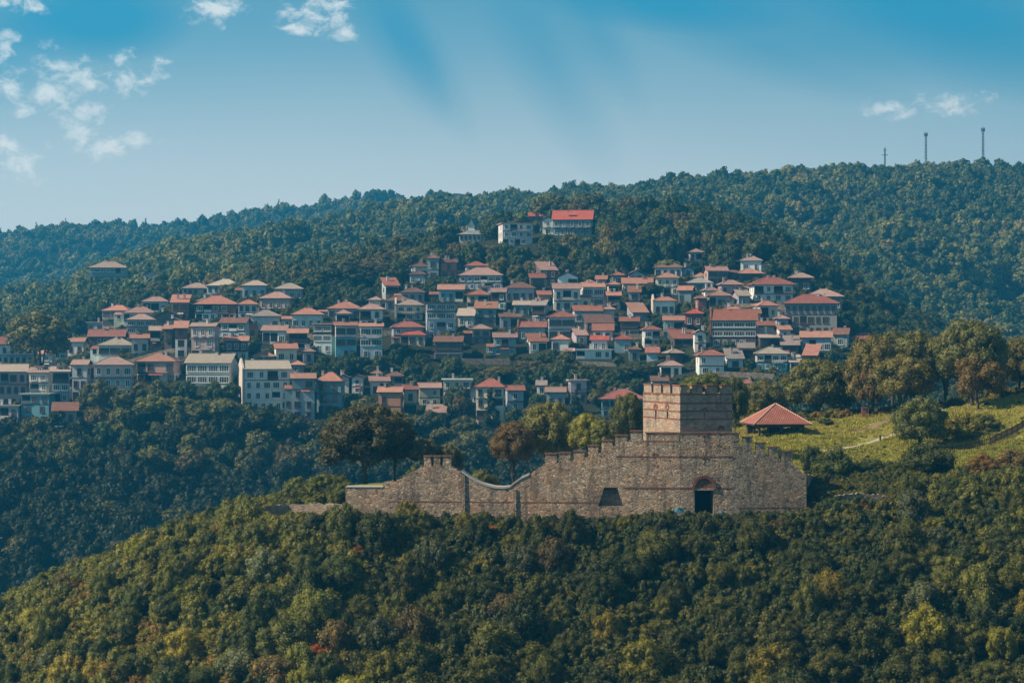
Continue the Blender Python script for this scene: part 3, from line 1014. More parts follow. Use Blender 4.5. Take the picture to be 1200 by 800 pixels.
def house(x0, x1, eave, base, kind, roof, wall, label, lower=None, yaw=0, depth=None, opts='', Y=None, pitch=.46, chim=None, win='frame_white', name='house', cat='house', wall_rows=None):
    seed = int(x0 * 7 + eave * 13) % 9973
    rr = random.Random(seed)
    if random.Random(seed + 1).random() < .5:
        win = 'frame_brown'
    px = (x0 + x1) / 2
    if Y is None:
        X, Y, Z = on_ground(px, base)
    else:
        X, Z = (px - 600) / F * Y, (400 - base) / F * Y
    H = (base - eave) / F * Y
    ov = .55 if 'o' not in opts else .9
    Wf = (x1 - x0) / F * Y
    yaw_r = R(yaw if yaw else rr.uniform(-9, 9))
    W = max(2.2, Wf - 2 * ov)
    D = depth or max(4.5, min(W * .8, 9.5))
    root = bpy.data.objects.new(name, None)
    C.objects.link(root)
    root.location = (X, Y, (400 - base) / F * Y)
    root.rotation_euler = (0, 0, yaw_r)
    tag(root, label, cat, 'houses of the hillside village')
    below = 5.0 if Y < 900 else 1.5
    nst = max(1, round(H / 2.9))
    sh = H / nst
    wc, lc = WALL[wall], WALL[lower or wall]
    if nst > 1 and lower is None and wall in ('white', 'blue', 'grey', 'stone') and random.Random(seed + 5).random() < .28:
        wc = (.13, .085, .06)          # dark timber upper floor
    def part(nm, mb, mats, color=None):
        o_ = mb.build(nm, mats, root)
        if color:
            k, k2 = rr.uniform(.78, 1.15), rr.uniform(-.10, .14)
            o_.color = (color[0] * k, color[1] * k * (1 + k2), color[2] * k * (1 + k2), 1)
        return o_
    jet = .45 if (nst > 1 and rr.random() < .55 and 'g' not in opts) else 0
    zl = sh * (nst - 1) if nst > 1 else 0
    body = MB()
    body.box(-W / 2, W / 2, jet, D, -below, zl - .002 if nst > 1 else H)
    # part of the gable is wall
    def gable_fill(mb):
        if kind == 'gable':
            hy = D / 2 + ov
            for s_ in (-1, 1):
                xx = s_ * (W / 2 - .02)
                mb.solid([(xx, -.0, H), (xx, D, H), (xx, D / 2, H + hy * pitch - .25)], [(xx - s_ * .25, 0, H), (xx - s_ * .25, D, H), (xx - s_ * .25, D / 2, H + hy * pitch - .25)])
        elif kind == 'front':
            mb.solid([(-W / 2, 0, H), (W / 2, 0, H), (0, 0, H + (W / 2 + ov) * pitch - .25)], [(-W / 2, .3, H), (W / 2, .3, H), (0, .3, H + (W / 2 + ov) * pitch - .25)])
        elif kind == 'shed':
            mb.solid([(-W / 2, D * .1, H), (W / 2, D * .1, H), (W / 2, D, H), (-W / 2, D, H)], [(-W / 2, D * .1, H + .05), (W / 2, D * .1, H + .05), (W / 2, D, H + D * pitch * .75), (-W / 2, D, H + D * pitch * .75)])
    if nst == 1:
        gable_fill(body)
    part('wall', body, M['plaster'], lc if nst > 1 else wc)
    if nst > 1:
        up = MB()
        up.box(-W / 2, W / 2, 0, D, zl, H)
        gable_fill(up)
        part('upper_storey', up, M['plaster'], wc)
        band = MB()
        band.box(-W / 2 - .05, W / 2 + .05, -.06, .12, zl - .16, zl + .06)
        part('timber_band', band, M['wood'])
    rf = MB()
    rise = slab_roof(rf, kind, W, D, H + .18, pitch, ov)
    roof_o = part('roof', rf, [M['tile'] if kind != 'flat' else M['plaster'], M['wood'] if 'w' not in opts else M['pale']], ROOF[roof])
    # chimneys
    nch = chim if chim is not None else rr.choice([0, 1, 1, 2])
    for i in range(nch):
        cx = rr.uniform(-.32, .32) * W
        cy = D * rr.uniform(.4, .62)
        cz = H + rise * .55
        cm = MB()
        cm.box(cx - .3, cx + .3, cy - .3, cy + .3, cz - .6, cz + 1.5)
        cm.box(cx - .4, cx + .4, cy - .4, cy + .4, cz + 1.502, cz + 1.66, 1)
        co = cm.build('chimney', [M['plaster'], M['tile']], roof_o)
        co.color = (.42, .33, .28, 1) if rr.random() < .6 else (.6, .58, .55, 1)
    # lower wing at one side, with its own roof
    if rr.random() < .38 and W > 5 and 'F' not in opts and Y < 900:
        ww, hh, dd = rr.uniform(2.0, 3.6), max(2.2, H * rr.uniform(.45, .75)), D * rr.uniform(.5, .8)
        s_ = rr.choice([-1, 1])
        xa, xb = (W / 2 + .004, W / 2 + ww) if s_ > 0 else (-W / 2 - ww, -W / 2 - .004)
        y0_ = rr.uniform(.3, 1.0)
        wb = MB(); wb.box(xa, xb, y0_, y0_ + dd, -below, hh)
        wo = part('side_wing', wb, M['plaster'], WALL[rr.choice([wall, 'white', 'stone', 'timber', 'cream'])])
        wb = MB()
        wb.solid([(xa - .1, y0_ - .5, hh + .02), (xb + .1, y0_ - .5, hh + .02), (xb + .1, y0_ + dd, hh + .9), (xa - .1, y0_ + dd, hh + .9)], [(xa - .1, y0_ - .5, hh + .16), (xb + .1, y0_ - .5, hh + .16), (xb + .1, y0_ + dd, hh + 1.04), (xa - .1, y0_ + dd, hh + 1.04)])
        ro_ = wb.build('roof', M['tile'], wo)
        ro_.color = (*ROOF[rr.choice([roof if kind != 'flat' else 'pink', 'pink', 'rust', 'brown'])], 1)
        link('window', window_mesh(1.15, 1.3, win, 'glass', 1), wo, ((xa + xb) / 2, y0_ - .02, hh * .45))
    # windows
    if 'n' not in opts:
        for s_ in range(nst):
            upper = s_ == nst - 1
            yf = 0 if upper else jet
            if 'g' in opts and (upper or s_ == nst - 2):       # glazed gallery
                n_ = max(2, int(W / 2.6))
                ww = W / n_ - .3
                for i in range(n_):
                    cx = -W / 2 + W * (i + .5) / n_
                    o_ = link('window', window_mesh(ww, min(1.7, sh * .58), win, 'glass', max(1, int(ww / .7))), root, (cx, yf - .02, s_ * sh + sh * .28))
                continue
            n_ = max(1, int(W / rr.uniform(1.8, 2.5)))
            wh = min(1.75, sh * .60)
            for i in range(n_):
                cx = -W / 2 + W * (i + .5) / n_
                q_ = rr.random()
                if q_ < .06:
                    continue
                if q_ < .20 and s_ < nst - 0 and W / n_ > 1.9:        # loggia: a flat dark panel paints the shade of its opening
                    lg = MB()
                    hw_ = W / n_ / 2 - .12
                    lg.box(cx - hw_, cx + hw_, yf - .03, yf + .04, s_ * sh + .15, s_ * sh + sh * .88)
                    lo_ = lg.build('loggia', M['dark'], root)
                    lg = MB()
                    lg.box(cx - hw_ - .05, cx + hw_ + .05, yf - .30, yf - .24, s_ * sh + .12, s_ * sh + .95)
                    lg.box(cx - hw_ - .05, cx + hw_ + .05, yf - .24, yf - .04, s_ * sh + .12, s_ * sh + .2)
                    lg.build('parapet', M[rr.choice(['wood', 'pale', 'metal', 'wood'])], lo_)
                    continue
                wide = q_ > .70 and W / n_ > 2.0
                link('window', window_mesh(1.7 if wide else 1.15, wh, win, 'glass', 2 if wide else 1), root, (cx, yf - .02, s_ * sh + sh * .22))
        # side windows where the side can be seen
        side = -1 if (yaw_r < 0) == False and X > -60 else 1
        for s_ in range(nst):
            for i in range(max(1, int(D / 3.2))):
                if rr.random() < .75:
                    yy_ = D * (i + .5) / max(1, int(D / 3.2))
                    for sd_ in (-1, 1):
                        if sd_ * (X + 1e-6) > 70 and abs(yaw_r) < R(6):
                            continue
                        o_ = link('window', window_mesh(.95, min(1.45, sh * .5), win, 'glass', 1), root, (sd_ * (W / 2 + .02), yy_, s_ * sh + sh * .30), rz=R(90) * sd_)
    # balcony
    if ('b' in opts or (nst >= 2 and rr.random() < .35 and W > 6)) and 'n' not in opts:
        s_ = rr.randint(1, nst - 1) if nst > 1 else 0
        bw = W * rr.uniform(.35, .6)
        bx = rr.uniform(-1, 1) * (W - bw) / 2 * .9
        zb = s_ * sh + .02
        bal = MB()
        bal.box(bx - bw / 2, bx + bw / 2, -1.15, jet + .05, zb - .14, zb)
        bal.box(bx - bw / 2, bx + bw / 2, -1.15, -1.09, zb + .92, zb + 1.0, 1)
        for i in range(int(bw / .35) + 1):
            xx = bx - bw / 2 + .03 + i * (bw - .06) / int(bw / .35)
            bal.box(xx - .03, xx + .03, -1.14, -1.10, zb, zb + .92, 1)
        for xx in (bx - bw / 2, bx + bw / 2 - .06):
            bal.box(xx, xx + .06, -1.085, jet, zb + .92, zb + 1.0, 1)
        bal.build('balcony', [M['pale'] if rr.random() < .5 else M['wood'], M['wood'] if rr.random() < .6 else M['metal']], root)
    if 'a' in opts or (nst >= 2 and rr.random() < .16):
        aw = MB()
        ww = W * .4
        ax = rr.uniform(-.25, .25) * W
        aw.solid([(ax - ww / 2, -1.2, zl - .55), (ax + ww / 2, -1.2, zl - .55), (ax + ww / 2, jet, zl - .25), (ax - ww / 2, jet, zl - .25)],
                 [(ax - ww / 2, -1.2, zl - .49), (ax + ww / 2, -1.2, zl - .49), (ax + ww / 2, jet, zl - .19), (ax - ww / 2, jet, zl - .19)])
        aw.build('awning', M['tile'] if rr.random() < .5 else M['pale'], root).color = (.4, .13, .09, 1)
    if 'D' in opts:         # roof dormer
        dm = MB()
        dm.box(-1.1, 1.1, D * .18, D * .45, H + .3, H + 1.7)
        dm.box(-1.4, 1.4, D * .12, D * .5, H + 1.702, H + 1.85, 1)
        dd = dm.build('dormer', [M['plaster'], M['tile']], roof_o)
        dd.color = (*ROOF[roof], 1)
        link('window', window_mesh(1.4, .95, win, 'glass', 1), roof_o, (0, D * .18 - .03, H + .55))
    if 'F' in opts:         # fire wall standing proud of the gable end, lit by the sun
        fw = MB()
        hy = D / 2 + ov
        fx = -W / 2 - .62
        fw.solid([(fx, -.3, -4), (fx, D + .3, -4), (fx, D + .3, H + .5), (fx, D / 2, H + hy * pitch + .8), (fx, -.3, H + .5)],
                 [(fx + .5, -.3, -4), (fx + .5, D + .3, -4), (fx + .5, D + .3, H + .5), (fx + .5, D / 2, H + hy * pitch + .8), (fx + .5, -.3, H + .5)])
        f_o = fw.build('fire_wall', M['brick'] if wall in ('teal', 'brick') else M['plaster'], root)
        f_o.color = (.6, .5, .42, 1)
    HOUSES.append(dict(X=X, Y=Y, r=max(W, D) * (.62 if Y < 1100 else .25), x0=x0, x1=x1, eave=eave, base=base, D=D, H=H))
    return root


_h = [
 (-20, 40, 404, 428, 'hip', 'red', 'white', 'white house under a wide red roof above the lilac house at the village end'),
 (-12, 33, 436, 478, 'gable', 'pale', 'lilac', 'lilac three-storey house with pale pink roof, first of the tall terrace over the dark wood'),
 (31, 59, 437, 482, 'gable', 'pink', 'pink', 'narrow arcaded pink house with a dormer, second in the tall terrace', 'cream', 0, None, 'D'),
 (59, 83, 436, 484, 'gable', 'pale', 'teal', 'narrow teal house with pale dormer roof, third in the tall terrace', None, 0, None, 'D'),
 (82, 104, 428, 472, 'gable', 'pink', 'blue', 'plain bluish house with brownish pink roof, fourth in the tall terrace'),
 (108, 157, 428, 470, 'hip', 'pink', 'pink', 'long pinkish house with timber balcony, end of the tall terrace', 'teal', 0, None, 'b'),
 (76, 100, 401, 416, 'gable', 'salmon', 'white', 'small white house with salmon roof beside the big round tree'),
 (102, 147, 395, 412, 'gable', 'red', 'white', 'white house with long low red roof and a pale pipe'),
 (113, 157, 405, 418, 'hip', 'pale', 'white', 'white pavilion-like house with large panes and pale hipped roof', None, 0, None, 'g'),
 (157, 207, 424, 450, 'hip', 'salmon', 'pink', 'pink upper storey over white shop level, wide salmon roof', 'white', 0, None, 'a'),
 (215, 272, 426, 452, 'gable', 'pale', 'white', 'long white house with a row of windows under a beige roof', None, 0, None, 'g'),
 (152, 176, 397, 414, 'gable', 'salmon', 'white', 'small white house with salmon roof beside two dark timber houses'),
 (174, 190, 388, 412, 'gable', 'pale', 'timber', 'narrow dark timber house with peach roof'),
 (190, 203, 386, 412, 'gable', 'salmon', 'timber', 'very narrow dark timber house with salmon roof'),
 (203, 221, 385, 420, 'shed', 'salmon', 'timber', 'tall dark house with steep salmon roof next to the four-storey pink house', 'white'),
 (221, 254, 383, 422, 'gable', 'pale', 'pink', 'pink four-storey house with big square windows and beige roof', None, 0, None, 'b', None, .3),
 (147, 182, 375, 392, 'hip', 'pink', 'lilac', 'lilac house with brown-pink hipped roof and a row of gallery windows', None, 0, None, 'g'),
 (143, 183, 367, 377, 'hip', 'pink', 'white', 'low pale house just uphill of the lilac gallery house'),
 (180, 212, 371, 384, 'front', 'brown', 'timber', 'dark barn-like house with a broad gable'),
 (193, 215, 378, 386, 'front', 'grey', 'grey', 'small grey gabled house in front of the dark barn'),
 (226, 280, 357, 376, 'hip', 'salmon', 'white', 'big white house with bay and large salmon hipped roof', None, 0, None, 'o'),
 (277, 303, 357, 376, 'hip', 'salmon', 'white', 'white house with salmon hipped roof adjoining the big white bay house'),
 (229, 247, 353, 362, 'hip', 'grey', 'grey', 'tiny grey-roofed house peeping over the big white bay house'),
 (282, 314, 335, 350, 'hip', 'pale', 'blue', 'blue-shaded house with beige hipped roof under the hanging wood'),
 (320, 356, 339, 352, 'hip', 'pale', 'blue', 'blue-walled house with wide beige roof beside the dark wooded knoll'),
 (302, 342, 350, 364, 'hip', 'pink', 'pink', 'dull pink house with grey-pink roof below the blue-walled house'),
 (240, 281, 335, 343, 'hip', 'pale', 'grey', 'low beige-roofed house half hidden by pale bushes'),
 (212, 246, 338, 346, 'hip', 'pale', 'grey', 'low beige-roofed house lowest of the woodland houses'),
 (200, 222, 329, 339, 'hip', 'pink', 'lilac', 'small lilac house with pink roof among woodland trees'),
 (167, 188, 322, 332, 'front', 'brown', 'lilac', 'small shaded brown house among woodland trees'),
 (103, 149, 314, 320, 'hip', 'pale', 'teal', 'long lone house with beige roof high in the wood'),
 (292, 330, 371, 386, 'hip', 'grey', 'white', 'white house with greyish hipped roof and brown side'),
 (256, 290, 379, 398, 'gable', 'brown', 'blue', 'bluish house with brown-pink roof above the steep salmon roof'),
 (287, 304, 381, 398, 'front', 'brown', 'brick', 'narrow brick gable house among bluish houses'),
 (305, 337, 388, 404, 'gable', 'pink', 'white', 'white house with brownish salmon roof and dark balcony', None, 0, None, 'b'),
 (262, 292, 400, 423, 'gable', 'salmon', 'white', 'lone house with steep salmon roof and red balcony rail', None, 0, None, 'b'),
 (336, 362, 391, 411, 'gable', 'salmon', 'white', 'two-storey white house with beige-salmon roof, start of the white terrace'),
 (340, 380, 369, 386, 'hip', 'salmon', 'white', 'white house with bright salmon hipped roof and tall dark windows'),
 (295, 323, 418, 428, 'hip', 'salmon', 'white', 'open white house with salmon pyramid roof and two chimneys', None, 0, None, 'g', None, .46, 2),
 (284, 342, 433, 482, 'gable', 'pale', 'white', 'large white four-storey corner house with sunlit end wall', None, 14, 8.5, 'F'),
 (340, 371, 444, 492, 'gable', 'salmon', 'teal', 'tall teal house with wide salmon roof and red awning', 'blue', 0, None, 'a'),
 (337, 358, 428, 438, 'hip', 'salmon', 'grey', 'small tower room with salmon pyramid roof behind the tall teal house'),
 (368, 402, 447, 487, 'hip', 'salmon', 'teal', 'big-roofed salmon and teal house with deep balconies', None, 0, None, 'b', None, .7),
 (394, 411, 443, 461, 'front', 'pink', 'white', 'narrow white gabled house beside the deep-balconied one'),
 (410, 427, 443, 462, 'front', 'red', 'white', 'narrow white gabled house with red side roof'),
 (434, 449, 438, 450, 'hip', 'salmon', 'blue', 'small square house with peach pyramid roof'),
 (449, 474, 441, 453, 'hip', 'brown', 'teal', 'shaded house with dark red hipped roof beside peach pyramid roof'),
 (441, 472, 460, 492, 'gable', 'salmon', 'orange', 'orange brick house with turquoise windows'),
 (471, 491, 457, 488, 'gable', 'red', 'cream', 'cream house joining the orange one, with big dark opening'),
 (489, 518, 455, 476, 'gable', 'pink', 'cream', 'cream house with two rows of small dark windows and flat pink roof'),
 (517, 554, 445, 482, 'flat', 'white', 'cream', 'cream house with flat white canopy roof behind a leafy tree'),
 (555, 592, 454, 517, 'hip', 'red', 'cream', 'tall cream five-storey house with red hipped roof behind the dark conifer', None, 0, None, 'b', None, .62),
 (592, 616, 458, 482, 'gable', 'red', 'blue', 'blue-shaded annex with small red roof beside the tall cream house'),
 (498, 523, 484, 507, 'shed', 'pink', 'teal', 'low house with small pink lean-to roof above the pale bushes'),
 (365, 391, 380, 414, 'flat', 'pale', 'white', 'white three-storey house with dark strip of top windows', None, 0, None, 'g'),
 (391, 420, 382, 421, 'gable', 'salmon', 'white', 'white house with bright salmon roof and turquoise glass galleries', 'cyan', 0, None, 'g', None, .35),
 (418, 452, 363, 386, 'hip', 'pink', 'white', 'white tower house with grey-pink hipped roof, highest of the white terrace', None, 0, None, 'o'),
 (420, 450, 383, 421, 'gable', 'salmon', 'white', 'white house with glass balconies and thin salmon eave, end of the white terrace', 'blue', 0, None, 'gb', None, .3),
 (382, 425, 362, 374, 'hip', 'salmon', 'blue', 'wide-roofed house under the dark wooded knoll, roof half salmon half grey'),
 (392, 412, 368, 378, 'hip', 'pink', 'white', 'small white house with pinkish roof above turquoise galleries'),
 (463, 497, 358, 376, 'hip', 'pale', 'cream', 'cream house with pale roof and bright end wall', None, 0, None, 'F'),
 (450, 484, 353, 363, 'hip', 'brown', 'teal', 'shaded house with dark red roof behind the cream pale-roofed one'),
 (468, 499, 343, 355, 'hip', 'brown', 'blue', 'blue-shaded house with dark hipped roof beneath the wooded knoll'),
 (459, 498, 384, 402, 'hip', 'red', 'blue', 'blue-white house with red roof and two chimneys', None, 0, None, '', None, .46, 2),
 (467, 500, 393, 405, 'hip', 'bright', 'cream', 'small cream house with vivid red hipped roof'),
 (498, 536, 355, 397, 'flat', 'dark', 'teal', 'dark teal four-storey apartment block with flat roof and glazed balconies', 'blue', 0, None, 'gb'),
 (512, 545, 340, 354, 'gable', 'salmon', 'cyan', 'turquoise house with salmon roof above the dark teal block'),
 (536, 590, 323, 340, 'hip', 'pink', 'blue', 'broad blue-shaded house with pink hipped roof and skylight'),
 (544, 571, 312, 320, 'hip', 'rust', 'white', 'small top room with thin rust roof over the broad pink roof'),
 (481, 503, 313, 327, 'hip', 'brown', 'blue', 'shaded house with brown roof at the edge of the upper cluster'),
 (499, 516, 303, 329, 'hip', 'brown', 'teal', 'slim tower-like shaded house in the middle of the upper cluster'),
 (515, 537, 308, 327, 'gable', 'dark', 'red', 'dark red walled house closing the upper cluster'),
 (545, 575, 346, 363, 'hip', 'rust', 'cream', 'cream house with shutters and rust-red roof'),
 (559, 577, 336, 346, 'flat', 'grey', 'white', 'small white flat-roofed room with one dark window'),
 (574, 594, 343, 364, 'gable', 'pink', 'white', 'narrow white house with pink roof beside the shuttered cream house'),
 (507, 543, 401, 424, 'gable', 'brown', 'blue', 'blue-shaded house with dark red roof under the apartment block', None, 0, None, 'g'),
 (551, 577, 386, 404, 'hip', 'pink', 'stone', 'square stone house with small pyramid roof'),
 (577, 607, 396, 417, 'gable', 'pink', 'teal', 'house with pink roof and white shade over a dark porch', None, 0, None, 'a'),
 (606, 641, 384, 400, 'gable', 'red', 'teal', 'house with long red roof and pale sunlit gable end', None, 0, None, 'F'),
 (641, 676, 372, 399, 'hip', 'red', 'blue', 'glazed blue-white house with red roof in the middle of the village', 'teal', 0, None, 'g'),
 (590, 628, 338, 354, 'hip', 'brown', 'blue', 'wide blue-shaded house with brown roof near the brick house'),
 (629, 647, 346, 358, 'gable', 'salmon', 'brick', 'brick house with big plain salmon roof', None, 0, None, 'n'),
 (647, 682, 339, 365, 'gable', 'pink', 'white', 'white house with curved front gable', None, 0, None, 'b'),
 (652, 679, 325, 340, 'front', 'red', 'white', 'white house with broad red-edged gable and dark loggia'),
 (681, 710, 337, 360, 'gable', 'salmon', 'white', 'white house with glazed middle bays and salmon roof', None, 0, None, 'g'),
 (697, 712, 328, 340, 'gable', 'salmon', 'grey', 'small house with orange-salmon roof at the top edge by the bushes'),
 (682, 699, 332, 344, 'hip', 'salmon', 'grey', 'salmon hipped roof rising behind the glazed white house'),
 (710, 729, 347, 364, 'gable', 'salmon', 'white', 'small white house with thin salmon roof and leafy balcony', None, 0, None, 'b'),
 (711, 727, 334, 346, 'hip', 'salmon', 'cream', 'little cream house with salmon roof behind leafy balcony house'),
 (671, 707, 365, 380, 'gable', 'rust', 'blue', 'blue house with long rust-brown roof'),
 (704, 722, 363, 378, 'hip', 'pink', 'white', 'bright white house with pinkish roof joining the rust-brown roof'),
 (686, 721, 379, 390, 'shed', 'brown', 'timber', 'low dark house with thin brown lean-to roof and white gutter'),
 (693, 720, 388, 399, 'shed', 'red', 'white', 'low house with red lean-to roof below the white gutter'),
 (691, 714, 399, 412, 'gable', 'bright', 'blue', 'house with bright red roof over the long white wing'),
 (673, 719, 410, 421, 'flat', 'white', 'white', 'long low white wing with flat roof'),
 (725, 750, 377, 395, 'gable', 'red', 'white', 'white glazed house with red roof and chimney', None, 0, None, 'g'),
 (718, 742, 398, 414, 'hip', 'bright', 'teal', 'teal house with small bright red pyramid roof'),
 (753, 776, 387, 407, 'hip', 'red', 'white', 'white-blue house with red hipped roof between two red-roofed neighbours', None, 0, None, 'b'),
 (776, 803, 376, 403, 'gable', 'salmon', 'teal', 'three-storey teal house with plain salmon roof', None, 0, None, 'b'),
 (801, 825, 368, 383, 'hip', 'bright', 'red', 'red-walled house with bright red hipped roof beside brick fire wall'),
 (728, 766, 333, 345, 'gable', 'salmon', 'cream', 'long cream house with salmon roof along the upper lane'),
 (716, 733, 323, 335, 'hip', 'rust', 'teal', 'small teal house with rust eave at the wood edge'),
 (735, 758, 322, 332, 'front', 'dark', 'blue', 'dark blue gabled house under the trees'),
 (767, 797, 326, 347, 'hip', 'salmon', 'cream', 'square cream and blue house with salmon hipped roof near yellow tree'),
 (735, 752, 343, 362, 'shed', 'rust', 'lilac', 'purplish house with small rust roof'),
 (765, 793, 353, 370, 'hip', 'salmon', 'white', 'white house with salmon roof and tall pale gable wall', None, 0, None, 'F'),
 (798, 815, 316, 324, 'front', 'dark', 'blue', 'navy gabled house beneath the pink-roofed hillside house'),
 (806, 825, 296, 307, 'hip', 'pink', 'white', 'white house with pink roof alone beside the great olive tree'),
 (810, 831, 325, 332, 'hip', 'salmon', 'cream', 'thin salmon-roofed house under the great olive tree'),
 (803, 836, 332, 342, 'hip', 'grey', 'teal', 'teal house with grey roof covered in creeper'),
 (866, 894, 306, 319, 'hip', 'pink', 'white', 'bright white house with pink hipped roof and twin chimneys', None, 0, None, '', None, .46, 2),
 (864, 896, 321, 328, 'hip', 'salmon', 'timber', 'low dark house with salmon roof beneath the twin-chimney house'),
 (880, 933, 334, 354, 'hip', 'red', 'white', 'large white villa with big red hipped roof', None, 0, None, 'ob'),
 (924, 954, 326, 342, 'hip', 'pink', 'timber', 'dark timber house with pinkish beige roof behind the villa', None, 0, None, 'o'),
 (843, 872, 334, 347, 'hip', 'pink', 'lilac', 'lilac house with brown-pink roof and terrace'),
 (824, 844, 341, 350, 'hip', 'pink', 'white', 'small house with pink roof behind the red-and-white house'),
 (829, 858, 347, 361, 'hip', 'salmon', 'grey', 'grey house with salmon hipped roof behind a young tree'),
 (816, 830, 350, 364, 'hip', 'pink', 'red', 'narrow dark red house with pinkish roof'),
 (942, 989, 348, 364, 'hip', 'pink', 'stone', 'wide house with pinkish hipped roof, highest at the wood side', None, 0, None, 'o'),
 (916, 984, 356, 394, 'hip', 'red', 'teal', 'very wide red-roofed house with ivy on tall stone walls', 'stone', 0, None, 'o'),
 (932, 971, 377, 392, 'hip', 'red', 'white', 'white house with dark square windows and red hipped roof'),
 (937, 976, 396, 414, 'gable', 'salmon', 'blue', 'blue house with salmon roof just below the white square-window house'),
 (846, 871, 364, 374, 'hip', 'salmon', 'cream', 'cream house with glowing salmon pyramid roof'),
 (870, 893, 368, 380, 'gable', 'rust', 'cream', 'cream house with rust gable roof beside the glowing salmon roof'),
 (832, 888, 376, 407, 'gable', 'rust', 'teal', 'big teal glazed house with brownish red roof and tall brick fire wall', 'timber', 0, 9, 'gF', None, .62),
 (886, 909, 382, 392, 'gable', 'rust', 'brick', 'low brick shed house with rust roof'),
 (908, 926, 374, 388, 'hip', 'pink', 'blue', 'blue-fronted house with pinkish brown roof'),
 (911, 929, 387, 398, 'gable', 'salmon', 'white', 'small white house with salmon roof and bright gutter'),
 (817, 851, 417, 440, 'hip', 'red', 'white', 'white house with red pyramid roof standing alone in trees'),
 (884, 925, 415, 434, 'hip', 'pale', 'white', 'whitewashed house with worn pale roof between two cypresses', 'cyan', 0, None, 'b'),
 (905, 926, 417, 430, 'gable', 'red', 'red', 'small red house beside the worn pale roof'),
 (924, 941, 425, 438, 'shed', 'pale', 'blue', 'little blue house behind the big round park tree'),
 (772, 801, 429, 442, 'hip', 'pink', 'white', 'low white house with pinkish brown roof above the stone tower'),
 (701, 758, 468, 490, 'hip', 'red', 'cyan', 'bright cyan house with wide red roof beside the stone tower', None, 0, None, 'o'),
 (638, 664, 460, 478, 'gable', 'pink', 'blue', 'blue house with faded pink roof near a conifer'),
 (666, 690, 446, 474, 'flat', 'pale', 'lilac', 'lilac-grey house with flat pale roof behind a conifer', None, 0, None, 'b'),
 (629, 640, 452, 464, 'gable', 'grey', 'white', 'tiny white house above the pale leafy tree'),
 (762, 784, 447, 462, 'gable', 'brown', 'stone', 'brownish roof rising behind the stone tower top'),
 (996, 1036, 398, 412, 'hip', 'red', 'brick', 'red-roofed house half hidden where the wood meets the park trees'),
 (988, 1016, 444, 462, 'gable', 'pink', 'pink', 'pink house seen between park trees'),
 (864, 885, 450, 462, 'hip', 'red', 'blue', 'small red-roofed house behind the park bushes'),
 (584, 612, 372, 386, 'gable', 'brown', 'blue', 'shaded blue house above the pale sunlit gable end'),
 (432, 458, 447, 464, 'gable', 'pink', 'white', 'small pinkish house between bushes and orange brick house'),
 (62, 84, 392, 402, 'hip', 'grey', 'white', 'whitish house with grey roof behind the big round tree'),
 (100, 124, 378, 390, 'flat', 'grey', 'blue', 'pale blue flat-roofed shed house behind the long red roof'),
 (-14, 24, 476, 506, 'flat', 'grey', 'blue', 'blue-washed basement house with flat roof, lowest under the lilac terrace house', 'stone', 0, None, 'b'),
 (60, 92, 482, 512, 'shed', 'brown', 'stone', 'stone basement house with lean-to roof, lowest under the narrow teal house'),
 (22, 60, 462, 497, 'flat', 'grey', 'cyan', 'low cyan-washed annex under the tall terrace'),
 (430, 448, 352, 362, 'hip', 'pale', 'white', 'small pale-roofed house tucked behind the white tower house'),
 (600, 622, 358, 370, 'gable', 'pale', 'cyan', 'little cyan house in the bushes under the wide brown roof'),
 (555, 583, 362, 382, 'shed', 'rust', 'teal', 'shaded teal house below the shuttered cream house'),
 (478, 500, 322, 334, 'hip', 'dark', 'blue', 'dim blue house on the shaded bank beneath the upper cluster'),
 (735, 752, 410, 424, 'hip', 'brown', 'teal', 'teal-shadowed house with plain brown roof below the red pyramid roof'),
]
for t_ in _h:
    a = list(t_)
    kw = {}
    for k_, v_ in zip(('lower', 'yaw', 'depth', 'opts', 'Y', 'pitch', 'chim'), a[8:]):
        kw[k_] = v_
    house(*a[:8], **kw)

# ---- smaller houses squeezed into the gaps of the town
rf_ = random.Random(404)
TOWN = [(0, 425, 470), (60, 405, 470), (120, 385, 455), (150, 370, 450), (230, 352, 440), (300, 355, 430), (350, 372, 430), (440, 360, 410), (455, 350, 410), (500, 328, 420), (600, 335, 412), (650, 330, 415),
        (720, 325, 425), (800, 318, 430), (850, 325, 440), (900, 330, 440), (950, 350, 430), (985, 372, 410)]
TA = np.array(TOWN, float)
walls_ = ['white', 'white', 'white', 'blue', 'grey', 'cream', 'teal', 'pink', 'stone', 'timber', 'lilac', 'brick']
roofs_ = ['salmon', 'pink', 'red', 'pale', 'brown', 'rust', 'salmon', 'pink', 'grey']
kinds_ = ['gable', 'gable', 'hip', 'hip', 'shed', 'front']
def tzone(px, py):
    if px < 150:
        return 'near the tall terrace'
    if px < 300:
        return 'among the houses over the white corner house'
    if px < 460:
        return 'around the white terrace below the wooded knoll'
    if px < 640:
        return 'around the dark apartment block'
    if px < 800:
        return 'among the houses above the cyan house'
    return 'in the town part near the white villa'
added = 0
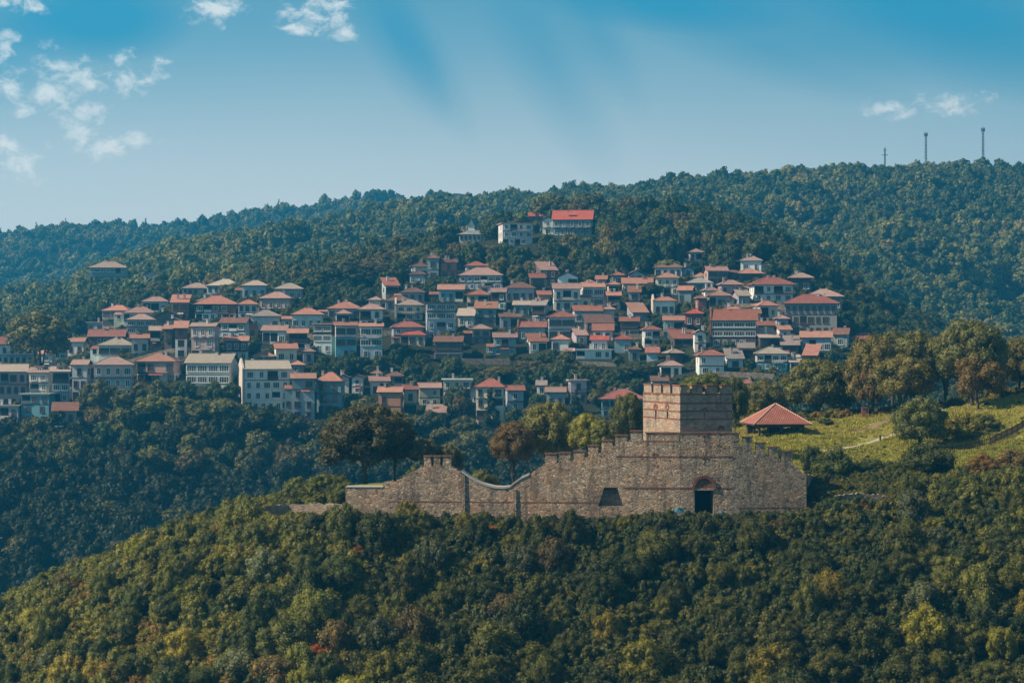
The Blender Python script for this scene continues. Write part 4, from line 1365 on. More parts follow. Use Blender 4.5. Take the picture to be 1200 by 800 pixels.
for k_ in range(26000):
    if added >= 75:
        break
    px = rf_.uniform(4, 985)
    lo, hi = np.interp(px, TA[:, 0], TA[:, 1]), np.interp(px, TA[:, 0], TA[:, 2])
    base = rf_.uniform(lo + 4, hi)
    w_ = rf_.uniform(17, 36)
    h_ = rf_.uniform(9, 23)
    x0, x1, eave = px - w_ / 2, px + w_ / 2, base - h_
    if 440 < px < 560 and base > 408 or 560 < px < 720 and base > 418:
        continue
    if eave < lo - 14:
        continue
    bad = 0
    for h in HOUSES:
        ox = min(x1, h['x1'] + 1) - max(x0, h['x0'] - 1)
        oy = min(base, h['base']) - max(eave - 7, h['eave'] - 7)
        if ox > 0 and oy > 0:
            bad += ox * oy
    if bad > .42 * w_ * (h_ + 7):
        continue
    X, Y, Z = on_ground(px, base)
    wm = w_ / F * Y
    if any(abs(h['X'] - X) < (wm / 2 + (h['x1'] - h['x0']) / F * h['Y'] / 2) * .80 and abs((h['Y'] + h['D'] / 2) - (Y + 3)) < (h['D'] / 2 + 2.6) for h in HOUSES):
        continue
    wl_, rf2, kd_ = rf_.choice(walls_), rf_.choice(roofs_), rf_.choice(kinds_)
    lab = 'small %s house with %s roof, %s' % (wl_ if wl_ not in ('stone', 'timber') else wl_ + ' walled', rf2 if rf2 != 'pale' else 'beige', tzone(px, base))
    o_ = house(x0, x1, eave, base, kd_, rf2, wl_, lab, None, rf_.uniform(-16, 16), rf_.uniform(5, 7.5), rf_.choice(['', '', 'b', 'g', 'a']))
    o_['group'] = lab
    added += 1
print('fillers', added)

# ---- terrace walls that hold the gardens
nw = 0
for k_ in range(4000):
    if nw >= 26:
        break
    px = rf_.uniform(10, 960)
    lo, hi = np.interp(px, TA[:, 0], TA[:, 1]), np.interp(px, TA[:, 0], TA[:, 2])
    py = rf_.uniform(lo + 12, hi + 14)
    X, Y, Z = on_ground(px, py)
    L = rf_.uniform(5, 11)
    if any(abs(h['X'] - X) < L * .7 + h['r'] and -2.5 < (Y - h['Y']) < h['D'] + 2 for h in HOUSES):
        continue
    mb = MB()
    n_ = 6
    a_ = rf_.uniform(-.25, .25)
    H_ = rf_.uniform(1.6, 3.0)
    for i in range(n_):
        xa, xb = X + (i / n_ - .5) * 2 * L, X + ((i + 1) / n_ - .5) * 2 * L
        ya, yb = Y + (xa - X) * a_, Y + (xb - X) * a_
        za, zb = gz(xa, ya + 2), gz(xb, yb + 2)
        za, zb = za + H_ * .35, zb + H_ * .35
        mb.solid([(xa, ya, za - 4), (xb, yb, zb - 4), (xb, yb + .5, zb - 4), (xa, ya + .5, za - 4)], [(xa, ya, za), (xb, yb, zb), (xb, yb + .5, zb), (xa, ya + .5, za)])
    o_ = mb.build('terrace_wall', M['stone_grey'])
    lab = 'long grey terrace wall under gardens, %s' % tzone(px, py)
    tag(o_, lab, 'terrace wall', lab, 'thing')
    HOUSES.append(dict(X=X, Y=Y, r=L * .6, x0=px - L * .8 / Y * F, x1=px + L * .8 / Y * F, eave=py - 8, base=py, D=1, H=2, wall=1))
    nw += 1
print('terrace walls', nw)

# ---- the buildings on the hilltop
house(587, 626, 262, 288, 'flat', 'pink', 'white', 'white three-storey block with balconies on the hilltop', None, 8, 11, 'b', chim=0, name='apartment_block', cat='apartment block')
house(646, 695, 258, 277, 'gable', 'bright', 'teal', 'large hilltop lodge with steep bright red roof and dormers', None, -6, 10, 'D', pitch=.62, name='lodge', cat='lodge', chim=1)
house(634, 650, 258, 276, 'front', 'bright', 'white', 'white gabled wing of the hilltop lodge', None, -6, 7, '', chim=0)
house(618, 636, 254, 272, 'gable', 'bright', 'grey', 'small red roofed house behind the white hilltop block', None, 0, 6, 'n', chim=0)
for tr_ in [o_ for o_ in C.objects if o_.name.startswith(('lodge', 'apartment_block'))]:
    tr_['group'] = 'buildings on the hilltop'

# church with a small spire
X, Y, Z = on_ground(550, 284)
ch = bpy.data.objects.new('church', None)
C.objects.link(ch)
ch.location = (X, Y, Z)
tag(ch, 'small white church with shallow roof and slender bell spire on the hilltop', 'church')
s_ = Y / F
mb = MB(); mb.box(-12 * s_, 14 * s_, 0, 7, -4, 9 * s_); mb.box(-3 * s_, 12 * s_, .6, 6, 9 * s_, 14 * s_)
o_ = mb.build('wall', M['plaster'], ch); o_.color = (.6, .62, .6, 1)
mb = MB(); slab_roof(mb, 'hip', 26 * s_, 7, 9 * s_ + .15, .35, .4); o_ = mb.build('roof', [M['tile'], M['wood']], ch); o_.color = (.3, .26, .24, 1)
mb = MB(); mb.box(2.2 * s_ - 1.1, 2.2 * s_ + 1.1, 2, 4.2, 14 * s_, 19 * s_)
mb.solid([(2.2 * s_ - 1.3, 1.8, 19 * s_), (2.2 * s_ + 1.3, 1.8, 19 * s_), (2.2 * s_ + 1.3, 4.4, 19 * s_), (2.2 * s_ - 1.3, 4.4, 19 * s_)],
         [(2.2 * s_ - .06, 3.0, 27 * s_), (2.2 * s_ + .06, 3.0, 27 * s_), (2.2 * s_ + .06, 3.1, 27 * s_), (2.2 * s_ - .06, 3.1, 27 * s_)], 1)
mb.box(2.2 * s_ - .05, 2.2 * s_ + .05, 3.0, 3.1, 27 * s_, 30 * s_, 1); mb.box(2.2 * s_ - .35, 2.2 * s_ + .35, 3.0, 3.1, 28.5 * s_, 28.9 * s_, 1)
o_ = mb.build('bell_spire', [M['plaster'], M['metal']], ch); o_.color = (.6, .62, .6, 1)
for i in range(5):
    link('window', window_mesh(.95, 1.3, 'frame_brown', 'glass', 1), ch, ((-9 + i * 5) * s_, -.02, 1.0))
HOUSES.append(dict(X=X, Y=Y, r=5, x0=533, x1=564, eave=270, base=284, D=7, H=4))

# retaining wall under the hilltop buildings
x0_, y0_, z0_ = on_ground(548, 300)
x1_, y1_, z1_ = on_ground(632, 292)
N_ = 12
mb = MB()
for i in range(N_):
    t0, t1 = i / N_, (i + 1) / N_
    pa = Vector((x0_ + (x1_ - x0_) * t0, y0_ + (y1_ - y0_) * t0, 0))
    pb = Vector((x0_ + (x1_ - x0_) * t1, y0_ + (y1_ - y0_) * t1, 0))
    za, zb = (400 - 289) / F * pa.y, (400 - 289) / F * pb.y
    mb.solid([(pa.x, pa.y, za - 8), (pb.x, pb.y, zb - 8), (pb.x, pb.y + .8, zb - 8), (pa.x, pa.y + .8, za - 8)], [(pa.x, pa.y, za), (pb.x, pb.y, zb), (pb.x, pb.y + .8, zb), (pa.x, pa.y + .8, za)])
tag(mb.build('retaining_wall', M['stone_grey']), 'long bluish grey retaining wall below the hilltop buildings', 'wall', kind='thing')

# ---------------------------------------------------------------- masts and hut on the ridge
def mast(px, py0, py1, label, kind):
    Y = 1500.0
    X = (px - 600) / F * Y
    z0_ = gz(X, Y) - 1
    z1_ = (400 - py1) / F * Y
    root = bpy.data.objects.new('radio_mast', None)
    C.objects.link(root)
    root.location = (X, Y, z0_)
    H = z1_ - z0_
    r_ = .85 if kind else .5
    mb = MB()
    cs = [(math.cos(R(a)) * r_, math.sin(R(a)) * r_) for a in (45, 135, 225, 315)]
    for cx, cy in cs:
        mb.tube((cx, cy, 0), (cx * .7, cy * .7, H * .93), .22, .18, 5)
    n_ = int(H / 2.2)
    for i in range(n_):
        za, zb = H * .93 * i / n_, H * .93 * (i + 1) / n_
        for k in range(4):
            a, b = cs[k], cs[(k + 1) % 4]
            f0, f1 = 1 - .3 * i / n_, 1 - .3 * (i + 1) / n_
            mb.tube((a[0] * f0, a[1] * f0, za), (b[0] * f1, b[1] * f1, zb), .10, .10, 4)
    mb.build('lattice', M['metal'], root)
    mb = MB()
    if kind:
        mb.tube((0, 0, H * .90), (0, 0, H * .92), 1.0, 1.0, 10)
        mb.tube((0, 0, H * .93), (0, 0, H), .16, .08, 5)
        for a in range(0, 360, 60):
            mb.box(math.cos(R(a)) * 1.1 - .14, math.cos(R(a)) * 1.1 + .14, math.sin(R(a)) * 1.1 - .14, math.sin(R(a)) * 1.1 + .14, H * .87, H * .95)
    else:
        mb.tube((0, 0, H * .9), (0, 0, H), .15, .08, 5)
        mb.tube((-2.2, 0, H * .72), (2.2, 0, H * .72), .22, .22, 5)
        mb.tube((-1.2, 0, H * .86), (1.2, 0, H * .86), .18, .18, 5)
    mb.build('antenna', M['metal'], root)
    tag(root, label, 'mast', 'radio masts on the ridge')


mast(1037, 187, 171, 'short thin mast with crossbars on the wooded ridge', 0)
mast(1085, 186, 153, 'tall lattice mast with a forked head on the ridge, the middle one', 1)
mast(1152, 186, 147, 'tallest lattice mast on the ridge, beyond the small hut', 2)
X, Y = (1128 - 600) / F * 1500, 1500.0
Zb = gz(X, Y)
root = bpy.data.objects.new('hut', None); C.objects.link(root); root.location = (X, Y, max(Zb, (400 - 193) / F * Y)); tag(root, 'low hut with shallow gable roof standing on the bare ridge line', 'hut')
mb = MB(); mb.box(-4.2, 4.2, 0, 5, -5, 2.4); o_ = mb.build('wall', M['plaster'], root); o_.color = (.3, .32, .33, 1)
mb = MB(); slab_roof(mb, 'front', 8.4, 5, 2.5, .28, .6); o_ = mb.build('roof', [M['tile'], M['wood']], root); o_.color = (.2, .2, .2, 1)
import bmesh

# ---------------------------------------------------------------- the fortress
def at_Y(px, Y):
    return ((px - 600) / F * Y, Y)


WA, WB, WD, WC = at_Y(405, 271.4), at_Y(797, 268), at_Y(858, 268.15), at_Y(945, 269.0)
TB, TD = at_Y(797, 268.5), at_Y(858, 270.8)      # visible front of the tower block, turned 20 degrees


def on_line(P0, P1, px):
    k = (px - 600) / F
    dx, dy = P1[0] - P0[0], P1[1] - P0[1]
    t = (k * P0[1] - P0[0]) / (dx - k * dy)
    return Vector((P0[0] + dx * t, P0[1] + dy * t, 0))


def zpy(y, py):
    return (400 - py) / F * y


def inward(P0, P1):
    d = Vector((P1[0] - P0[0], P1[1] - P0[1], 0)).normalized()
    return Vector((-d.y, d.x, 0))


def wall_panel(name, P0, P1, profile, bot_py, thick, mat, parent, holes=(), step=1.5, rough=.10, seed=1, px0=None, px1=None):
    """a thick masonry wall along P0-P1; profile [(px, top_py)]; holes [(px0, px1, f_top_py, bottom_py)]"""
    rr = random.Random(seed)
    a0, a1 = (px0 or profile[0][0]), (px1 or profile[-1][0])
    n_ = int(round((a1 - a0) / step))
    n_in = inward(P0, P1) * thick
    xs = [p[0] for p in profile]
    ys_ = [p[1] for p in profile]
    cols = []
    for i in range(n_ + 1):
        px = a0 + (a1 - a0) * i / n_
        p = on_line(P0, P1, px)
        jz = rr.uniform(-rough, rough)
        cols.append((px, p, zpy(p.y, float(np.interp(px, xs, ys_))) + jz, zpy(p.y, bot_py)))
    bm = bmesh.new()
    for i in range(n_):
        (pa, A, ta, ba), (pb, B, tb, bb) = cols[i], cols[i + 1]
        mid_ = (pa + pb) / 2
        spans = [((ba, bb), (ta, tb))]
        for (h0, h1, ft, hb) in holes:
            if h0 <= mid_ <= h1:
                s2 = []
                hb_ = zpy(A.y, hb)
                hta, htb = zpy(A.y, ft(max(pa, h0))), zpy(B.y, ft(min(pb, h1)))
                for (lo, hi) in spans:
                    if hb_ >= min(hi) or max(hta, htb) <= max(lo) :
                        s2.append((lo, hi))
                        continue
                    if hb_ > max(lo):
                        s2.append((lo, (hb_, hb_)))
                    s2.append(((hta, htb), hi))
                spans = s2
        for (la, lb), (ha, hb2) in spans:
            v = [bm.verts.new(c_) for c_ in ((A.x, A.y, la), (B.x, B.y, lb), (B.x + n_in.x, B.y + n_in.y, lb), (A.x + n_in.x, A.y + n_in.y, la),
                                             (A.x, A.y, ha), (B.x, B.y, hb2), (B.x + n_in.x, B.y + n_in.y, hb2), (A.x + n_in.x, A.y + n_in.y, ha))]
            for q_ in ((0, 3, 2, 1), (4, 5, 6, 7), (0, 1, 5, 4), (1, 2, 6, 5), (2, 3, 7, 6), (3, 0, 4, 7)):
                bm.faces.new([v[k] for k in q_])
    bmesh.ops.remove_doubles(bm, verts=bm.verts, dist=0.0005)
    seen = {}
    for f in bm.faces:
        seen.setdefault(frozenset(v.index for v in f.verts), []).append(f)
    bm.verts.index_update()
    seen = {}
    for f in bm.faces:
        seen.setdefault(frozenset(v.index for v in f.verts), []).append(f)
    dead = [f for fs in seen.values() if len(fs) > 1 for f in fs]
    bmesh.ops.delete(bm, geom=dead, context='FACES_ONLY')
    me = bpy.data.meshes.new(name)
    bm.to_mesh(me)
    bm.free()
    me.materials.append(mat)
    return link(name, me, parent)


def strip(parent, P0, P1, px0, px1, py, hpx, proud=.035, mat='brick', name='brick_band', depth=.3, top_mat=None, sag=0):
    a, b = on_line(P0, P1, px0), on_line(P0, P1, px1)
    n_in = inward(P0, P1)
    o_ = -n_in * proud
    i_ = n_in * depth
    mb = MB()
    za0, zb0 = zpy(a.y, py + hpx), zpy(b.y, py + hpx + sag)
    # keep the band level: both ends at the mean height
    z0_, z1_ = (za0 + zb0) / 2, (zpy(a.y, py) + zpy(b.y, py)) / 2
    mb.solid([(a.x + o_.x, a.y + o_.y, z0_), (b.x + o_.x, b.y + o_.y, z0_), (b.x + i_.x, b.y + i_.y, z0_), (a.x + i_.x, a.y + i_.y, z0_)],
             [(a.x + o_.x, a.y + o_.y, z1_), (b.x + o_.x, b.y + o_.y, z1_), (b.x + i_.x, b.y + i_.y, z1_), (a.x + i_.x, a.y + i_.y, z1_)])
    return mb.build(name, M[mat], parent)


def merlon(parent, P0, P1, px0, px1, top, bot, thick=.55, mat='stone', seed=0, coping=True, lean=0):
    rr = random.Random(seed + int(px0))
    a, b = on_line(P0, P1, px0), on_line(P0, P1, px1)
    n_in = inward(P0, P1)
    d = (b - a).normalized()
    mb = MB()
    f = -n_in * .012
    k = n_in * thick
    zt, zb = zpy((a.y + b.y) / 2, top), zpy((a.y + b.y) / 2, bot) - .35
    N_ = 3
    for i in range(N_):
        za, zc = zb + (zt - zb) * i / N_, zb + (zt - zb) * (i + 1) / N_
        e0, e1 = rr.uniform(-.05, .05), rr.uniform(-.05, .05)
        A, B = a + d * e0, b + d * e1
        q_ = [(A + f), (B + f), (B + k), (A + k)]
        mb.solid([(p.x, p.y, za) for p in q_], [(p.x, p.y, zc - .001) for p in q_])
    o_ = mb.build('merlon', M[mat], parent)
    if coping:
        mb = MB()
        A, B = a - d * .10, b + d * .10
        q_ = [A - n_in * .09, B - n_in * .09, B + n_in * (thick + .09), A + n_in * (thick + .09)]
        mb.solid([(p.x, p.y, zt + .002) for p in q_], [(p.x, p.y, zt + .13) for p in q_])
        mb.build('coping', M['brick'], o_)
    return o_


def slit(parent, P0, P1, px, py, n_in=None, w=1.2, h=6, arch=True):
    """brick arch and cross pieces round an arrow slit"""
    a, b = on_line(P0, P1, px - w * 2.2), on_line(P0, P1, px + w * 2.2)
    c_ = (a + b) / 2
    d = (b - a).normalized()
    nn = inward(P0, P1)
    zc = zpy(c_.y, py)
    R_ = (b - a).length / 2
    mb = MB()
    seg = 9
    for i in range(seg):
        t0, t1 = math.pi * i / seg + .02, math.pi * (i + 1) / seg - .02
        ring = []
        for t, rr_ in ((t0, R_ * .45), (t0, R_ * 1.15), (t1, R_ * 1.15), (t1, R_ * .45)):
            p = c_ + d * (math.cos(t) * rr_)
            ring.append((p.x, p.y, zc + math.sin(t) * rr_))
        o_ = -nn * .05
        k = nn * .25
        mb.solid([(x + k.x, y + k.y, z) for x, y, z in ring], [(x + o_.x, y + o_.y, z) for x, y, z in ring])
    return mb.build('brick_arch', M['brick'], parent)


# ---- left part of the wall, from the low end to the gate tower
fw = bpy.data.objects.new('fortress_wall', None); C.objects.link(fw)
tag(fw, 'long stone fortress wall with sagging ruined top and stepped merlons climbing to the gate tower', 'fortress wall', kind='thing')
prof = [(405, 571), (449, 571), (450, 565), (463, 564), (468, 562), (476, 557), (485, 553), (491, 549), (497, 547), (528, 547), (532, 548), (537, 551), (541, 553), (543, 558), (551, 560), (560, 565), (570, 569), (580, 571.5),
        (590, 572), (597, 571), (603, 566), (610, 561), (618, 558), (622, 555), (630, 549), (639, 543), (655, 542.5), (672, 541), (689, 536), (705, 530), (721, 522), (739, 516.5), (757, 516), (798, 516)]
niche = (701, 730, lambda p: 571 if 708 <= p <= 723 else (571 + (708 - p) * 3.1 if p < 708 else 571 + (p - 723) * 3.1), 593)
wall_panel('wall', WA, WB, prof, 640, 1.7, M['stone'], fw, [niche], seed=3, px1=797)
for x0, x1, tp in [(497, 505, 535), (508, 516, 535), (519, 528, 535), (639, 652, 532), (655, 668, 531), (672, 685, 529), (689, 701, 522.5), (705, 718, 516.5), (721, 735, 510.5), (739, 752, 505.5), (757, 796, 507.5)]:
    merlon(fw, WA, WB, x0, x1, tp, tp + 10, seed=2, thick=.6 if x0 != 757 else .5)
strip(fw, WA, WB, 457, 700, 587.4, 1.3, .02)
strip(fw, WA, WB, 731, 797, 570.8, 1.5)
strip(fw, WA, WB, 722, 797, 534, 1.4)
strip(fw, WA, WB, 757, 797, 516.2, 1.3, .03)
slit(fw, WA, WB, 767, 533)
# pale coping on the sagging top
mb = MB()
pp = [(541, 553), (551, 560), (560, 565), (570, 569), (580, 571.5), (590, 572), (597, 571), (603, 566), (610, 561), (620, 556.5)]
nn = inward(WA, WB)
for (u0, v0), (u1, v1) in zip(pp[:-1], pp[1:]):
    a, b = on_line(WA, WB, u0), on_line(WA, WB, u1)
    f, k = -nn * .08, nn * 1.8
    za, zb = zpy(a.y, v0) + .06, zpy(b.y, v1) + .06
    mb.solid([(a.x + f.x, a.y + f.y, za - .1), (b.x + f.x, b.y + f.y, zb - .1), (b.x + k.x, b.y + k.y, zb - .1), (a.x + k.x, a.y + k.y, za - .1)],
             [(a.x + f.x, a.y + f.y, za + .14), (b.x + f.x, b.y + f.y, zb + .14), (b.x + k.x, b.y + k.y, zb + .14), (a.x + k.x, a.y + k.y, za + .14)])
mb.build('coping', M['coping'], fw)
strip(fw, WA, WB, 405, 449, 569.6, 1.4, .06, 'coping', 'coping', 1.75)
# back of the trapezoid niche
a, b = on_line(WA, WB, 698), on_line(WA, WB, 733)
mb = MB()
mb.solid([(a.x + nn.x * 1.1, a.y + nn.y * 1.1, zpy(273, 640)), (b.x + nn.x * 1.1, b.y + nn.y * 1.1, zpy(273, 640)), (b.x + nn.x * 1.5, b.y + nn.y * 1.5, zpy(273, 640)), (a.x + nn.x * 1.5, a.y + nn.y * 1.5, zpy(273, 640))],
         [(a.x + nn.x * 1.1, a.y + nn.y * 1.1, zpy(273, 571)), (b.x + nn.x * 1.1, b.y + nn.y * 1.1, zpy(273, 571)), (b.x + nn.x * 1.5, b.y + nn.y * 1.5, zpy(273, 569)), (a.x + nn.x * 1.5, a.y + nn.y * 1.5, zpy(273, 569))])
mb.build('niche_back', M['stone_grey'], fw)
# shallow buttress on the plastered section under the first merlons and at the dip
for u0, u1, tp in ((541, 545, 556), (601, 605, 572)):
    a, b = on_line(WA, WB, u0), on_line(WA, WB, u1)
    mb = MB()
    f = -nn * .22
    z0_, z1_ = zpy(271, 640), zpy(271, tp)
    mb.solid([(a.x + f.x, a.y + f.y, z0_), (b.x + f.x, b.y + f.y, z0_), (b.x, b.y, z0_), (a.x, a.y, z0_)], [(a.x + f.x * .6, a.y + f.y * .6, z1_), (b.x + f.x * .6, b.y + f.y * .6, z1_), (b.x, b.y, z1_), (a.x, a.y, z1_)])
    mb.build('buttress', M['stone'], fw)

# ---- gate tower
gt = bpy.data.objects.new('gate_tower', None); C.objects.link(gt)
tag(gt, 'square stone gate tower with red brick bands, battlements and dark arched doorway', 'tower')
WE = (TB[0] - math.sin(R(20)) * 10.9, TB[1] + math.cos(R(20)) * 10.9)      # far end of the sunlit face
pxE = 600 + WE[0] / WE[1] * F


def slit_hole(px, top, bot, w):
    return (px - w, px + w, lambda p: top, bot)


arch = lambda p: 573
wall_panel('gate_wall', WB, WD, [(797, 507.5), (858, 507.5)], 640, 1.0, M['stone'], gt,
           [(814, 836, arch, 602), slit_hole(826, 512, 519, .55), slit_hole(826, 538, 545, .55)], step=.5, rough=.0, seed=5)
wall_panel('wall', TB, TD, [(797, 461.5), (858, 461.5)], 620, 1.0, M['stone_tower'], gt,
           [slit_hole(826, 482, 489, .55), (812, 838, lambda p: 560, 620)], step=.5, rough=.0, seed=5)
wl = wall_panel('wall', WE, TB, [(pxE, 461.5 - .0), (797, 461.5)], 560, 1.0, M['stone_tower'], gt, [slit_hole(768.5, 478.5, 491, .9), slit_hole(782, 478.5, 491, .9)], step=.45, rough=.0, seed=6)
# the far end of this face is 6 m deeper, so level its top and battlements by real height
ZT_ = zpy(TB[1], 461.5)
for v in wl.data.vertices:
    t = (v.co.y - TB[1]) / (WE[1] - TB[1])
    if v.co.z > zpy(TB[1], 470):
        v.co.z = ZT_
# two hidden faces and the floor, so that it is a real tower
rd, ld = Vector((math.cos(R(20)), math.sin(R(20)), 0)), Vector((-math.sin(R(20)), math.cos(R(20)), 0))
B0 = Vector((TB[0], TB[1], 0)); D0 = Vector((TD[0], TD[1], 0)); E0 = Vector((WE[0], WE[1], 0)); G0_ = D0 + (E0 - B0)
mb = MB()
zlo = zpy(268, 640)
def thick_wall(p, q_, z0_, z1_, t=.8):
    n_ = (q_ - p).normalized(); n_ = Vector((-n_.y, n_.x, 0)) * t
    mb.solid([(p.x, p.y, z0_), (q_.x, q_.y, z0_), (q_.x + n_.x, q_.y + n_.y, z0_), (p.x + n_.x, p.y + n_.y, z0_)], [(p.x, p.y, z1_), (q_.x, q_.y, z1_), (q_.x + n_.x, q_.y + n_.y, z1_), (p.x + n_.x, p.y + n_.y, z1_)])
thick_wall(D0, G0_ - ld * .01, zlo, ZT_ - .004)
thick_wall(G0_, E0, zlo, ZT_ - .008)
mb.build('wall', M['stone_tower'], gt)
mb = MB()
i1 = (rd + ld) * .5
ring = [B0 + i1, D0 - rd * .5 + ld * .5, G0_ - rd * .5 - ld * .5, E0 + rd * .5 - ld * .5]
mb.solid([(p.x, p.y, ZT_ - .9) for p in ring], [(p.x, p.y, ZT_ - .7) for p in ring])
mb.solid([(p.x, p.y, zpy(268, 560)) for p in ring], [(p.x, p.y, zpy(268, 556)) for p in ring])
mb.build('floor_slab', M['wood'], gt)
for x0, x1 in ((797.3, 805), (811, 823), (828, 841), (846, 858)):
    merlon(gt, TB, TD, x0, x1, 452.3, 461.5, .55, 'stone_tower', seed=9)
    # broken brick cheeks glow in the sun beside the gaps
for k in range(4):
    t0, t1 = [(0.02, .23), (.29, .49), (.55, .74), (.80, .985)][k]
    p, q_ = E0 + (B0 - E0) * t0, E0 + (B0 - E0) * t1
    n_ = rd * .55
    zt, zb = zpy(268, 452.3), ZT_ - .3
    mb = MB()
    mb.solid([(p.x, p.y, zb), (q_.x, q_.y, zb), (q_.x + n_.x, q_.y + n_.y, zb), (p.x + n_.x, p.y + n_.y, zb)], [(p.x, p.y, zt), (q_.x, q_.y, zt), (q_.x + n_.x, q_.y + n_.y, zt), (p.x + n_.x, p.y + n_.y, zt)])
    mo = mb.build('merlon', M['stone_tower'], gt)
    mb = MB()
    o_ = -rd * .08
    d = (B0 - E0).normalized() * .08
    ring = [p - d + o_, q_ + d + o_, q_ + d + n_ - o_, p - d + n_ - o_]
    mb.solid([(r_.x, r_.y, zt + .002) for r_ in ring], [(r_.x, r_.y, zt + .13) for r_ in ring])
    mb.build('coping', M['brick'], mo)
# brick bands right round both visible faces
for py, h_ in ((461.4, 1.7), (471.8, 1.7), (481.3, 1.7), (490.6, 1.6)):
    z1_, z0_ = zpy(268, py), zpy(268, py + h_)
    a, b = B0, D0
    mb = MB()
    o_, k = -ld * .035, ld * .3
    ol, kl = -rd * .035, rd * .3
    # one L-shaped band, mitred at the corner
    out0, out1, out2 = E0 + ol, B0 + ol + o_, D0 + o_
    in0, in1, in2 = E0 + kl, B0 + kl + k, D0 + k
    mb.solid([(p.x, p.y, z0_) for p in (out0, out1, in1, in0)], [(p.x, p.y, z1_) for p in (out0, out1, in1, in0)])
    mb.solid([(p.x, p.y, z0_) for p in (out1, out2, in2, in1)], [(p.x, p.y, z1_) for p in (out1, out2, in2, in1)])
    mb.build('brick_band', M['brick'], gt)
strip(gt, WB, WD, 797.2, 858, 505.9, 1.6, .06, 'brick', 'brick_band', 1.1)
strip(gt, WB, WD, 797.5, 857, 534, 1.4)
strip(gt, WB, WD, 797.5, 812.5, 570.8, 1.5)
strip(gt, WB, WD, 838.5, 857, 570.8, 1.5)
for px, py in ((826, 511), (826, 537)):
    slit(gt, WB, WD, px, py, w=1.3)
slit(gt, TB, TD, 826, 481, w=1.3)
slit(gt, TB, TD, 845, 503, w=1.7)
for px in (768.5, 782):
    slit(gt, WE, TB, px, 478.5, w=1.0)
# arch over the doorway
a, b = on_line(WB, WD, 814), on_line(WB, WD, 836)
c_ = (a + b) / 2
d = (b - a).normalized()
nn = inward(WB, WD)
zc = zpy(c_.y, 573)
R_ = (b - a).length / 2
mb = MB()
for i in range(17):
    t0, t1 = math.pi * i / 17 + .012, math.pi * (i + 1) / 17 - .012
    ring = []
    for t, rr_ in ((t0, R_ * 1.0), (t0, R_ * 1.28), (t1, R_ * 1.28), (t1, R_ * 1.0)):
        p = c_ + d * (math.cos(t) * rr_)
        ring.append((p.x, p.y, zc + math.sin(t) * rr_ * 1.15))
    mb.solid([(x + nn.x * .3, y + nn.y * .3, z) for x, y, z in ring], [(x - nn.x * .16, y - nn.y * .16, z) for x, y, z in ring])
mb.build('gate_arch', M['brick'], gt)
mb = MB()
fan = [c_ + d * (math.cos(math.pi * i / 14) * R_ * 1.0) for i in range(15)]
fz = [zc + math.sin(math.pi * i / 14) * R_ * 1.15 for i in range(15)]
mb.solid([(p.x + nn.x * .1, p.y + nn.y * .1, z) for p, z in zip(fan, fz)], [(p.x - nn.x * .02, p.y - nn.y * .02, z) for p, z in zip(fan, fz)])
mb.build('arch_infill', M['brick'], gt)
mb = MB()
a2, b2 = on_line(WB, WD, 812), on_line(WB, WD, 838)
mb.solid([(a2.x - nn.x * .1, a2.y - nn.y * .1, zc - .12), (b2.x - nn.x * .1, b2.y - nn.y * .1, zc - .12), (b2.x + nn.x * .9, b2.y + nn.y * .9, zc - .12), (a2.x + nn.x * .9, a2.y + nn.y * .9, zc - .12)],
         [(a2.x - nn.x * .1, a2.y - nn.y * .1, zc + .10), (b2.x - nn.x * .1, b2.y - nn.y * .1, zc + .10), (b2.x + nn.x * .9, b2.y + nn.y * .9, zc + .10), (a2.x + nn.x * .9, a2.y + nn.y * .9, zc + .10)])
mb.build('lintel', M['stone_tower'], gt)
# passage behind the doorway
mb = MB()
for s_, e_ in ((a, -1), (b, 1)):
    p, q_ = s_ + nn * 1.002, s_ + nn * 3.0
    t = d * (.4 * e_)
    mb.solid([(p.x, p.y, zlo), (q_.x, q_.y, zlo), (q_.x + t.x, q_.y + t.y, zlo), (p.x + t.x, p.y + t.y, zlo)], [(p.x, p.y, zc), (q_.x, q_.y, zc), (q_.x + t.x, q_.y + t.y, zc), (p.x + t.x, p.y + t.y, zc)])
mb.build('passage_wall', M['stone_tower'], gt)
mb = MB()
p, q_ = a + nn * 3.01 - d * .4, b + nn * 3.01 + d * .4
mb.solid([(p.x, p.y, zlo), (q_.x, q_.y, zlo), (q_.x + nn.x * .1, q_.y + nn.y * .1, zlo), (p.x + nn.x * .1, p.y + nn.y * .1, zlo)], [(p.x, p.y, zc + .3), (q_.x, q_.y, zc + .3), (q_.x + nn.x * .1, q_.y + nn.y * .1, zc + .3), (p.x + nn.x * .1, p.y + nn.y * .1, zc + .3)])
mb.build('gate', M['dark'], gt)

# ---- right part of the wall
fr = bpy.data.objects.new('fortress_wall', None); C.objects.link(fr)
tag(fr, 'ruined stone wall stepping down from the gate tower towards the grassy hill', 'fortress wall', kind='thing')
prof = [(858, 519), (870, 523), (886, 530), (901, 535), (916, 540), (929, 543), (931, 546), (936, 548), (939, 552), (945, 556)]
wall_panel('wall', WD, WC, prof, 640, 1.6, M['stone'], fr, seed=8, rough=.12)
for x0, x1, tp in [(858.5, 866, 508), (871, 881, 512.5), (886, 897, 519.5), (901.5, 912, 524.5), (916, 929, 529.5)]:
    merlon(fr, WD, WC, x0, x1, tp, tp + 12, seed=4)
strip(fr, WD, WC, 858.2, 866, 516, 1.2, .03)
strip(fr, WD, WC, 866, 940, 594, 1.0, .02)

